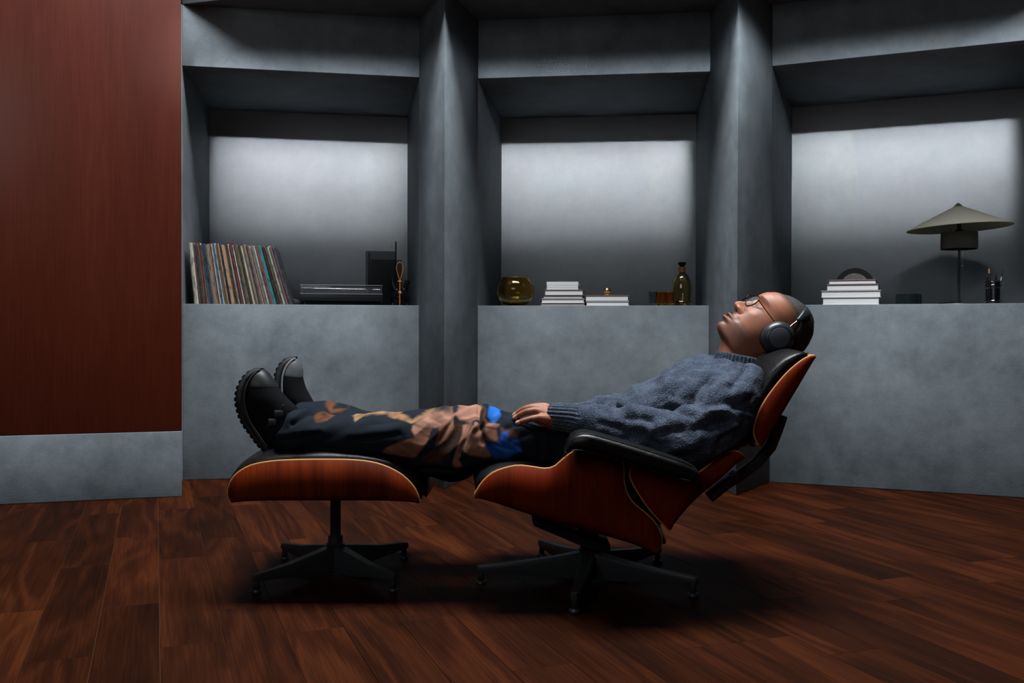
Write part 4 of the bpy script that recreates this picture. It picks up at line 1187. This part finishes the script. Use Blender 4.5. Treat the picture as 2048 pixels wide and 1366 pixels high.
# ---- black two-necked vase
p = b0.at(800, 0.11)
vs_ = local('horned_vase', p, b0.rz, label='glossy black two-necked vase at the right end of the left shelf', cat='vase')
v, f = lathe_geo([(0, 0.0), (0.034, 0.0), (0.043, 0.01), (0.0485, 0.03), (0.0485, 0.048), (0.044, 0.066), (0.034, 0.082), (0.018, 0.093), (0, 0.096)], 40)
gg = [(v, f)]
for s in (-1, 1):
    gg.append(tube_geo(catmull([(s * 0.012, 0, 0.06), (s * 0.026, 0, 0.09), (s * 0.036, 0, 0.118), (s * 0.041, 0, 0.148 if s < 0 else 0.134)], 12), [0.03, 0.0275, 0.025, 0.0225, 0.0205, 0.0185, 0.017, 0.0155, 0.0145, 0.0135, 0.013, 0.013], 24, round_ends=False))
me = remesh(gg, 0.0026, 6)
o = bpy.data.objects.new('body', me); COL.objects.link(o); o.parent = vs_
me.materials.clear(); me.materials.append(M['black_gloss']); me.polygons.foreach_set('use_smooth', [True] * len(me.polygons))
for s in (-1, 1):
    zz = 0.148 if s < 0 else 0.134
    q0 = Vector((s * 0.0415, 0, zz)); dd = Vector((s * 0.16, 0, 1)).normalized()
    tube('mouth', [q0, q0 + dd * 0.003], [0.0138, 0.0138], M['black_matte'], vs_, 20, round_ends=False)
# ---- tan leather loop in front of the vase
M['tan_cord'] = simple('tan_leather', (0.36, 0.115, 0.022), 0.55)
p = b0.at(799.5, 0.035)
lp = local('leather_loop', p, b0.rz, label='tan leather cord loop on a straight stem in front of the horned vase', cat='cord loop')
pts = catmull([(0.0005, 0, 0.128), (-0.006, 0, 0.152), (-0.0165, 0, 0.186), (-0.0175, 0, 0.206), (-0.010, 0, 0.224), (0.0, 0, 0.229), (0.010, 0, 0.224), (0.0175, 0, 0.206), (0.0165, 0, 0.186), (0.007, 0, 0.152), (0.0005, 0, 0.128)], 40)
tube('loop', pts, 0.0019, M['tan_cord'], lp, 8)
tube('stem', [(0, 0, 0.0035), (0.0, 0, 0.07), (0.0005, 0, 0.128)], [0.0034, 0.0032, 0.0028], M['tan_cord'], lp, 10)
tube('binding', [(-0.007, 0, 0.127), (0.007, 0, 0.1275)], 0.0044, M['tan_cord'], lp, 10)

# ---- books
M['pages'] = NT('pages').p(Base_Color=(0.3, 0.305, 0.31), Roughness=0.8).m
_t = NT('page_edges'); _v = _t.obj()
_t.p(Base_Color=_t.ramp(_t.noise(_t.scale(_v, 3, 3, 900), 1.0, 2), [(0.35, (0.32, 0.325, 0.33)), (0.6, (0.48, 0.485, 0.49))]), Roughness=0.8)
M['pages'] = _t.m
CV = {'white': (0.55, 0.555, 0.56), 'grey': (0.24, 0.165, 0.17), 'dark': (0.02, 0.02, 0.024), 'red': (0.13, 0.02, 0.014), 'tan': (0.22, 0.15, 0.09)}
CVM = {k: simple('cover_' + k, c, 0.5) for k, c in CV.items()}
def book(b, x0, x1, y0, y1, col, label, group, v=0.03, deep=0.21, z=0.0, soft=False):
    """spine away from the viewer; x0..x1 in the photograph, z and height in metres"""
    p0, p1 = b.at(x0, v), b.at(x1, v)
    L = (p1 - p0).length; h = y1
    c = (p0 + p1) / 2; c.z = Z_SHELF + z
    o = empty('book', c, b.rz, label, 'book', group)
    tc = 0.0026 if not soft else 0.0009
    inn = 0.0035 if not soft else 0.0005
    hh = h - 0.0002
    box('page_block', -L / 2 + inn, L / 2 - inn, inn, deep - 0.004, tc, hh - tc, M['pages'], o)
    V, Fc = merge([box_geo(-L / 2, L / 2, 0, deep, 0.0, tc), box_geo(-L / 2, L / 2, 0, deep, hh - tc, hh), box_geo(-L / 2, L / 2, deep - 0.004, deep, tc, hh - tc)])
    bevel(mesh('cover', V, Fc, CVM[col], o, False), 0.0006, 1)
    return o
b1 = BY[1]
k1 = 'books in the taller middle-shelf stack'
z = 0
for x0, x1, h, col, lab, soft in [(1081, 1170, 0.014, 'red', 'slim book with dark red cover at the bottom of the taller middle stack', False), (1082.5, 1168.5, 0.024, 'white', 'wide white book second from the bottom of the taller middle stack', False), (1086, 1165, 0.017, 'dark', 'dark-covered book third from the bottom of the taller middle stack', False), (1089, 1166, 0.030, 'grey', 'thick grey-covered book under the three white paperbacks', False), (1093, 1156, 0.012, 'white', 'lowest of three white paperbacks on the taller middle stack', True), (1093.5, 1156, 0.012, 'white', 'middle one of three white paperbacks on the taller middle stack', True), (1093, 1156.5, 0.019, 'white', 'top white paperback of the taller middle stack', True)]:
    book(b1, x0, x1, 0, h, col, lab, k1, 0.03, 0.2, z, soft); z += h
k2 = 'books in the lower middle-shelf stack'
book(b1, 1172, 1258, 0, 0.0245, 'white', 'bottom book of the two-book stack under the brass ball', k2, 0.03, 0.22, 0.0)
book(b1, 1170.5, 1257, 0, 0.031, 'tan', 'top book with tan cover, directly under the brass ball', k2, 0.03, 0.22, 0.0245)
z_top = 0.0555
p = b1.at(1214, 0.11, Z_SHELF + z_top)
ba = local('brass_ball', p, b1.rz, label='small polished brass ball on a copper foot, on two books', cat='ornament')
lathe('foot', [(0, 0), (0.016, 0), (0.017, 0.003), (0.013, 0.008), (0, 0.008)], M['copper'], ba, 28)
lathe('ball', [(0.0001 + 0.0195 * math.sin(PI * k / 20), 0.026 - 0.0195 * math.cos(PI * k / 20)) for k in range(21)], M['brass'], ba, 36)

# ---- amber glass
M['amber'] = glass('amber_glass', (0.93, 0.70, 0.20), 0.0, 1.3)
M['amber_deep'] = glass('deep_amber_glass', (0.85, 0.45, 0.07), 0.0, 1.45)
M['smoke_amber'] = glass('smoky_amber_glass', (0.74, 0.62, 0.34), 0.0, 1.45)
M['smoke_clear'] = glass('smoky_clear_glass', (0.6, 0.62, 0.63), 0.0, 1.45)
p = b1.at(1031, 0.13)
bw = local('glass_bowl', p, b1.rz, label='round amber glass bowl at the left end of the middle shelf', cat='bowl')
out = [(0.0, 0.0), (0.05, 0.0), (0.058, 0.004), (0.086, 0.03), (0.102, 0.062), (0.1055, 0.082), (0.1015, 0.108), (0.089, 0.134), (0.073, 0.153), (0.069, 0.1545)]
inn = [(0.066, 0.152), (0.083, 0.132), (0.096, 0.106), (0.0995, 0.082), (0.096, 0.064), (0.082, 0.036), (0.055, 0.014), (0.0, 0.012)]
lathe('bowl_body', out + inn, M['amber'], bw, 64)
tube('rim', [(0.071 * math.cos(2 * PI * k / 48), 0.071 * math.sin(2 * PI * k / 48), 0.154) for k in range(49)], 0.0028, M['amber_deep'], bw, 8, round_ends=False)
def tumbler(px, v, r, h, mat, label):
    t = local('tumbler', b1.at(px, v), b1.rz, label=label, cat='tumbler', group='tumblers beside the carafe')
    lathe('glass_wall', [(0, 0), (r * 0.96, 0), (r, 0.004), (r, h), (r - 0.0025, h), (r - 0.003, 0.012), (0, 0.010)], mat, t, 40)
    tube('rim', [((r - 0.0012) * math.cos(2 * PI * k / 40), (r - 0.0012) * math.sin(2 * PI * k / 40), h) for k in range(41)], 0.0015, mat, t, 8, round_ends=False)
tumbler(1305.5, 0.05, 0.0225, 0.073, M['smoke_clear'], 'smoke-grey glass tumbler, farthest from the amber carafe')
tumbler(1323, 0.10, 0.026, 0.073, M['amber_deep'], 'amber glass tumbler beside the smoke-grey tumbler')
tumbler(1339, 0.055, 0.029, 0.07, M['amber_deep'], 'amber glass tumbler touching the foot of the carafe')
cf = local('carafe', b1.at(1363.5, 0.15), b1.rz, label='tall smoky amber glass carafe with dark stopper on the middle shelf', cat='carafe')
lathe('carafe_body', [(0, 0.0), (0.042, 0.0), (0.044, 0.012), (0.0465, 0.03), (0.0505, 0.08), (0.050, 0.11), (0.044, 0.14), (0.033, 0.163), (0.02, 0.177), (0.0155, 0.184), (0.0155, 0.206), (0.0125, 0.206), (0.0125, 0.186), (0.018, 0.172), (0.041, 0.138), (0.047, 0.11), (0.0475, 0.08), (0.043, 0.03), (0.04, 0.012), (0, 0.010)], M['smoke_amber'], cf, 56)
lathe('cork', [(0, 0.184), (0.0122, 0.184), (0.0122, 0.207), (0.017, 0.2075), (0.017, 0.182), (0.0185, 0.182), (0.0185, 0.209), (0, 0.209)], simple('cork_brown', (0.09, 0.035, 0.015), 0.6), cf, 32)
lathe('stopper', [(0, 0.208), (0.012, 0.208), (0.0125, 0.213), (0.0215, 0.226), (0.0225, 0.231), (0.02, 0.234), (0, 0.235)], M['black_gloss'], cf, 36)
lathe('base_ring', [(0.0515, 0.006), (0.055, 0.012), (0.055, 0.022), (0.0515, 0.027), (0.0495, 0.022), (0.048, 0.012)] , M['amber_deep'], cf, 48)

# ---- right niche
b2 = BY[2]
k3 = 'books stacked on the right shelf'
z = 0
for x0, x1, h, col, lab in [(1644.5, 1758.5, 0.037, 'white', 'thick white book at the bottom of the right-shelf stack'), (1641.5, 1761.5, 0.033, 'white', 'widest white book, second from the bottom of the right-shelf stack'), (1652.5, 1757, 0.031, 'grey', 'white-paged book third from the bottom of the right-shelf stack'), (1656.5, 1752, 0.0225, 'grey', 'topmost book of the right-shelf stack, in front of the stone disc')]:
    book(b2, x0, x1, 0, h, col, lab, k3, 0.03, 0.24, z); z += h
dk = local('stone_disc', b2.at(1709, 0.31, Z_SHELF), b2.rz, label='round stone disc in a dark ring standing behind the right-shelf books', cat='ornament')
rd = 0.0985
v, f = [], []
rings = [[(r * math.cos(q), y, rd + r * math.sin(q)) for q in [2 * PI * j / 64 for j in range(64)]] for r, y in ((rd, -0.016), (rd, 0.016), (0.071, 0.016), (0.071, -0.016), (rd, -0.016))]
v, f = rings_geo(rings, False)
auto(mesh('ring', v, f, simple('dark_ring', (0.012, 0.012, 0.013), 0.4), dk), 40)
_t = NT('stone'); _v = _t.obj()
_t.p(Base_Color=_t.ramp(_t.noise(_v, 55, 5, 0.7), [(0.35, (0.06, 0.055, 0.05)), (0.65, (0.16, 0.15, 0.14))]), Roughness=0.8)
rings = [[(r * math.cos(q), y, rd + r * math.sin(q)) for q in [2 * PI * j / 64 for j in range(64)]] for r, y in ((0.06, -0.02), (0.0708, -0.016), (0.0708, 0.012))]
v, f = rings_geo(rings)
auto(mesh('disc', v, f, _t.m, dk), 40)
db = local('small_bowl', b2.at(1817, 0.08), b2.rz, label='small glossy dark bowl between the books and the lamp', cat='bowl')
M['dark_glaze'] = simple('dark_glaze', (0.008, 0.012, 0.012), 0.12, spec=0.6)
lathe('bowl_body', [(0, 0.0), (0.036, 0.0), (0.037, 0.003), (0.046, 0.012), (0.054, 0.028), (0.0575, 0.045), (0.0585, 0.05), (0.0555, 0.05), (0.05, 0.03), (0.042, 0.016), (0, 0.01)], M['dark_glaze'], db, 48)
lathe('foot_ring', [(0.05, 0.0), (0.059, 0.0), (0.0592, 0.012), (0.0585, 0.05), (0.0575, 0.05), (0.05, 0.02)], M['dark_glaze'], db, 48)

lm = local('table_lamp', b2.at(1917, 0.36), b2.rz, label='unlit table lamp with wide cream cone shade over a small drum shade', cat='lamp')
t = NT('lamp_linen')
t.p(Base_Color=(0.13, 0.126, 0.105), Roughness=0.85, Specular_IOR_Level=0.1)
tr_ = t.n('BsdfTranslucent', {'Color': (0.3, 0.28, 0.2)})
mx_ = t.n('MixShader', {0: 0.45, 1: t.b.outputs[0], 2: tr_.outputs[0]})
t.t.links.new(mx_.outputs[0], t.t.nodes['Material Output'].inputs['Surface'])
M['lamp_linen'] = t.m
LS = (b2.at(1917, 0.36).y) / F_PX
zp = lambda y: (608.5 - y) * LS
lathe('base', [(0, 0), (0.098, 0), (0.1, 0.004), (0.097, 0.009), (0.02, 0.013), (0, 0.014)], M['metal_black'], lm, 48)
lathe('socket', [(0, 0.012), (0.009, 0.012), (0.009, 0.026), (0, 0.027)], M['metal_black'], lm, 24)
lathe('stem', [(0, 0.02), (0.0062, 0.02), (0.0062, zp(462)), (0, zp(462))], M['metal_edge'], lm, 20)
sd = empty('shades', (0, 0, 0))
bpy.data.objects.remove(sd)
TILT = Matrix.Rotation(R(-2.6), 4, 'Y')
def tilted(o, z0):
    o.data.transform(Matrix.Translation((0, 0, z0)) @ TILT @ Matrix.Translation((0, 0, -z0)))
    return o
rc = 97 * LS
tilted(lathe('cone_shade', [(0.017, zp(410)), (rc, zp(453)), (rc + 0.0012, zp(454.3)), (rc - 0.002, zp(454.6)), (0.016, zp(412))], M['lamp_linen'], lm, 72), zp(460))
tilted(lathe('cap', [(0, zp(403.5)), (0.006, zp(404)), (0.0235, zp(411)), (0.0225, zp(411.8)), (0, zp(409))], M['metal_black'], lm, 32), zp(460))
rdm = 34 * LS
lathe('drum_shade', [(rdm - 0.002, zp(495.5)), (rdm, zp(496)), (rdm, zp(463)), (rdm - 0.002, zp(463)), (rdm - 0.0022, zp(495.5))], M['lamp_linen'], lm, 56)
lathe('drum_floor', [(0.012, zp(494)), (rdm - 0.004, zp(494)), (rdm - 0.004, zp(493.4)), (0.012, zp(493.4))], M['lamp_linen'], lm, 48)
lathe('collar', [(0, zp(464)), (0.021, zp(464)), (0.021, zp(458)), (0.01, zp(456)), (0.008, zp(425)), (0, zp(425))], M['metal_black'], lm, 28)
lathe('lower_collar', [(0, zp(497)), (0.016, zp(497)), (0.016, zp(492.5)), (0, zp(492.5))], M['metal_black'], lm, 28)
tube('pull_chain', [(0.015, -0.012, zp(494)), (0.0155, -0.012, zp(528))], 0.001, M['chrome'], lm, 6)
lathe('chain_knob', [(0, 0), (0.003, 0.001), (0.003, 0.006), (0, 0.008)], M['chrome'], lm, 12, (0.0155, -0.012, zp(531)))
tube('guide_wire', [(-0.04, -0.01, zp(466)), (-0.04, -0.01, zp(440))], 0.0008, M['metal_edge'], lm, 6)
cdp = [(-0.095, -0.02, 0.012), (-0.075, -0.05, 0.011), (-0.05, -0.06, 0.018), (-0.02, -0.05, 0.016)]
tube('power_cord', catmull(cdp, 20), 0.0028, M['black_matte'], lm, 8)

pc = local('pencil_cup', b2.at(1987.5, 0.06), b2.rz, label='chrome pencil cup with ridged bands at the right end of the shelf', cat='pencil cup')
M['chrome_dark'] = simple('dark_chrome', (0.22, 0.225, 0.235), 0.16, 1.0)
prof = [(0, 0), (0.037, 0), (0.038, 0.002)]
for z_ in (0.012, 0.076, 0.086, 0.1):
    prof += [(0.0365, z_ - 0.004), (0.0395, z_ - 0.002), (0.0395, z_ + 0.002), (0.0365, z_ + 0.004)]
prof += [(0.037, 0.107), (0.0345, 0.107), (0.034, 0.01), (0, 0.008)]
lathe('cup', prof, M['chrome_dark'], pc, 48)
b_ = pc.location
ex = Vector((b2.e.x, b2.e.y, 0)); ny = Vector((b2.n.x, b2.n.y, 0))
def pen(name, label, x, y, lean, length, r, mat, tipmat, tl=0.012):
    root = pc.location + ex * x + ny * y + Vector((0, 0, 0.012))
    o = empty(name, root, b2.rz, label, 'pen' if name == 'pen' else 'pencil', 'pens in the chrome cup')
    d = Vector((lean, 0, 1)).normalized()
    tube('barrel', [d * 0.0, d * (length - tl)], r, mat, o, 10)
    tube('end', [d * (length - tl), d * length], [r, r * 0.45], tipmat, o, 10)
M['pencil_tan'] = simple('pencil_wood', (0.26, 0.11, 0.05), 0.6)
pen('pencil', 'dark pencil with tan tip, tallest in the chrome cup', -0.014, 0.0, -0.05, 0.152, 0.0052, M['black_matte'], M['pencil_tan'], 0.02)
pen('pen', 'short black pen just beside the tallest pencil in the chrome cup', 0.004, -0.006, 0.03, 0.128, 0.0046, M['black_gloss'], M['black_matte'])
pen('pen', 'stubby black pen at the left rim of the chrome cup', -0.024, 0.006, -0.04, 0.122, 0.004, M['black_gloss'], M['black_matte'])
pen('pen', 'silver pen leaning out to the right of the chrome cup', 0.006, 0.002, 0.225, 0.148, 0.0034, M['chrome'], M['black_matte'], 0.03)

# ------------------------------------------------------------------ reflectance calibration: one factor for all painted, woven and wooden surfaces
KEEP = {'concrete', 'niche_back_plaster', 'chrome', 'brass', 'dark_chrome', 'pages', 'page_edges', 'lamp_linen', 'clear_acrylic', 'smoked_glass', 'lens_glass', 'polished_edge'}
ALB = 1 / 1.5
for m in bpy.data.materials:
    if not m.use_nodes or m.name in KEEP: continue
    for nd in list(m.node_tree.nodes):
        if nd.type != 'BSDF_PRINCIPLED' or nd.inputs['Transmission Weight'].default_value > 0: continue
        bc = nd.inputs['Base Color']
        if bc.is_linked:
            src = bc.links[0].from_socket
            mx = m.node_tree.nodes.new('ShaderNodeMix'); mx.data_type = 'RGBA'; mx.blend_type = 'MULTIPLY'
            mx.inputs[0].default_value = 1.0
            mx.inputs[7].default_value = (ALB, ALB, ALB, 1)
            m.node_tree.links.new(src, mx.inputs[6]); m.node_tree.links.new(mx.outputs[2], bc)
        else:
            c = bc.default_value
            bc.default_value = (c[0] * ALB, c[1] * ALB, c[2] * ALB, 1)
        nd.inputs['Specular IOR Level'].default_value *= ALB
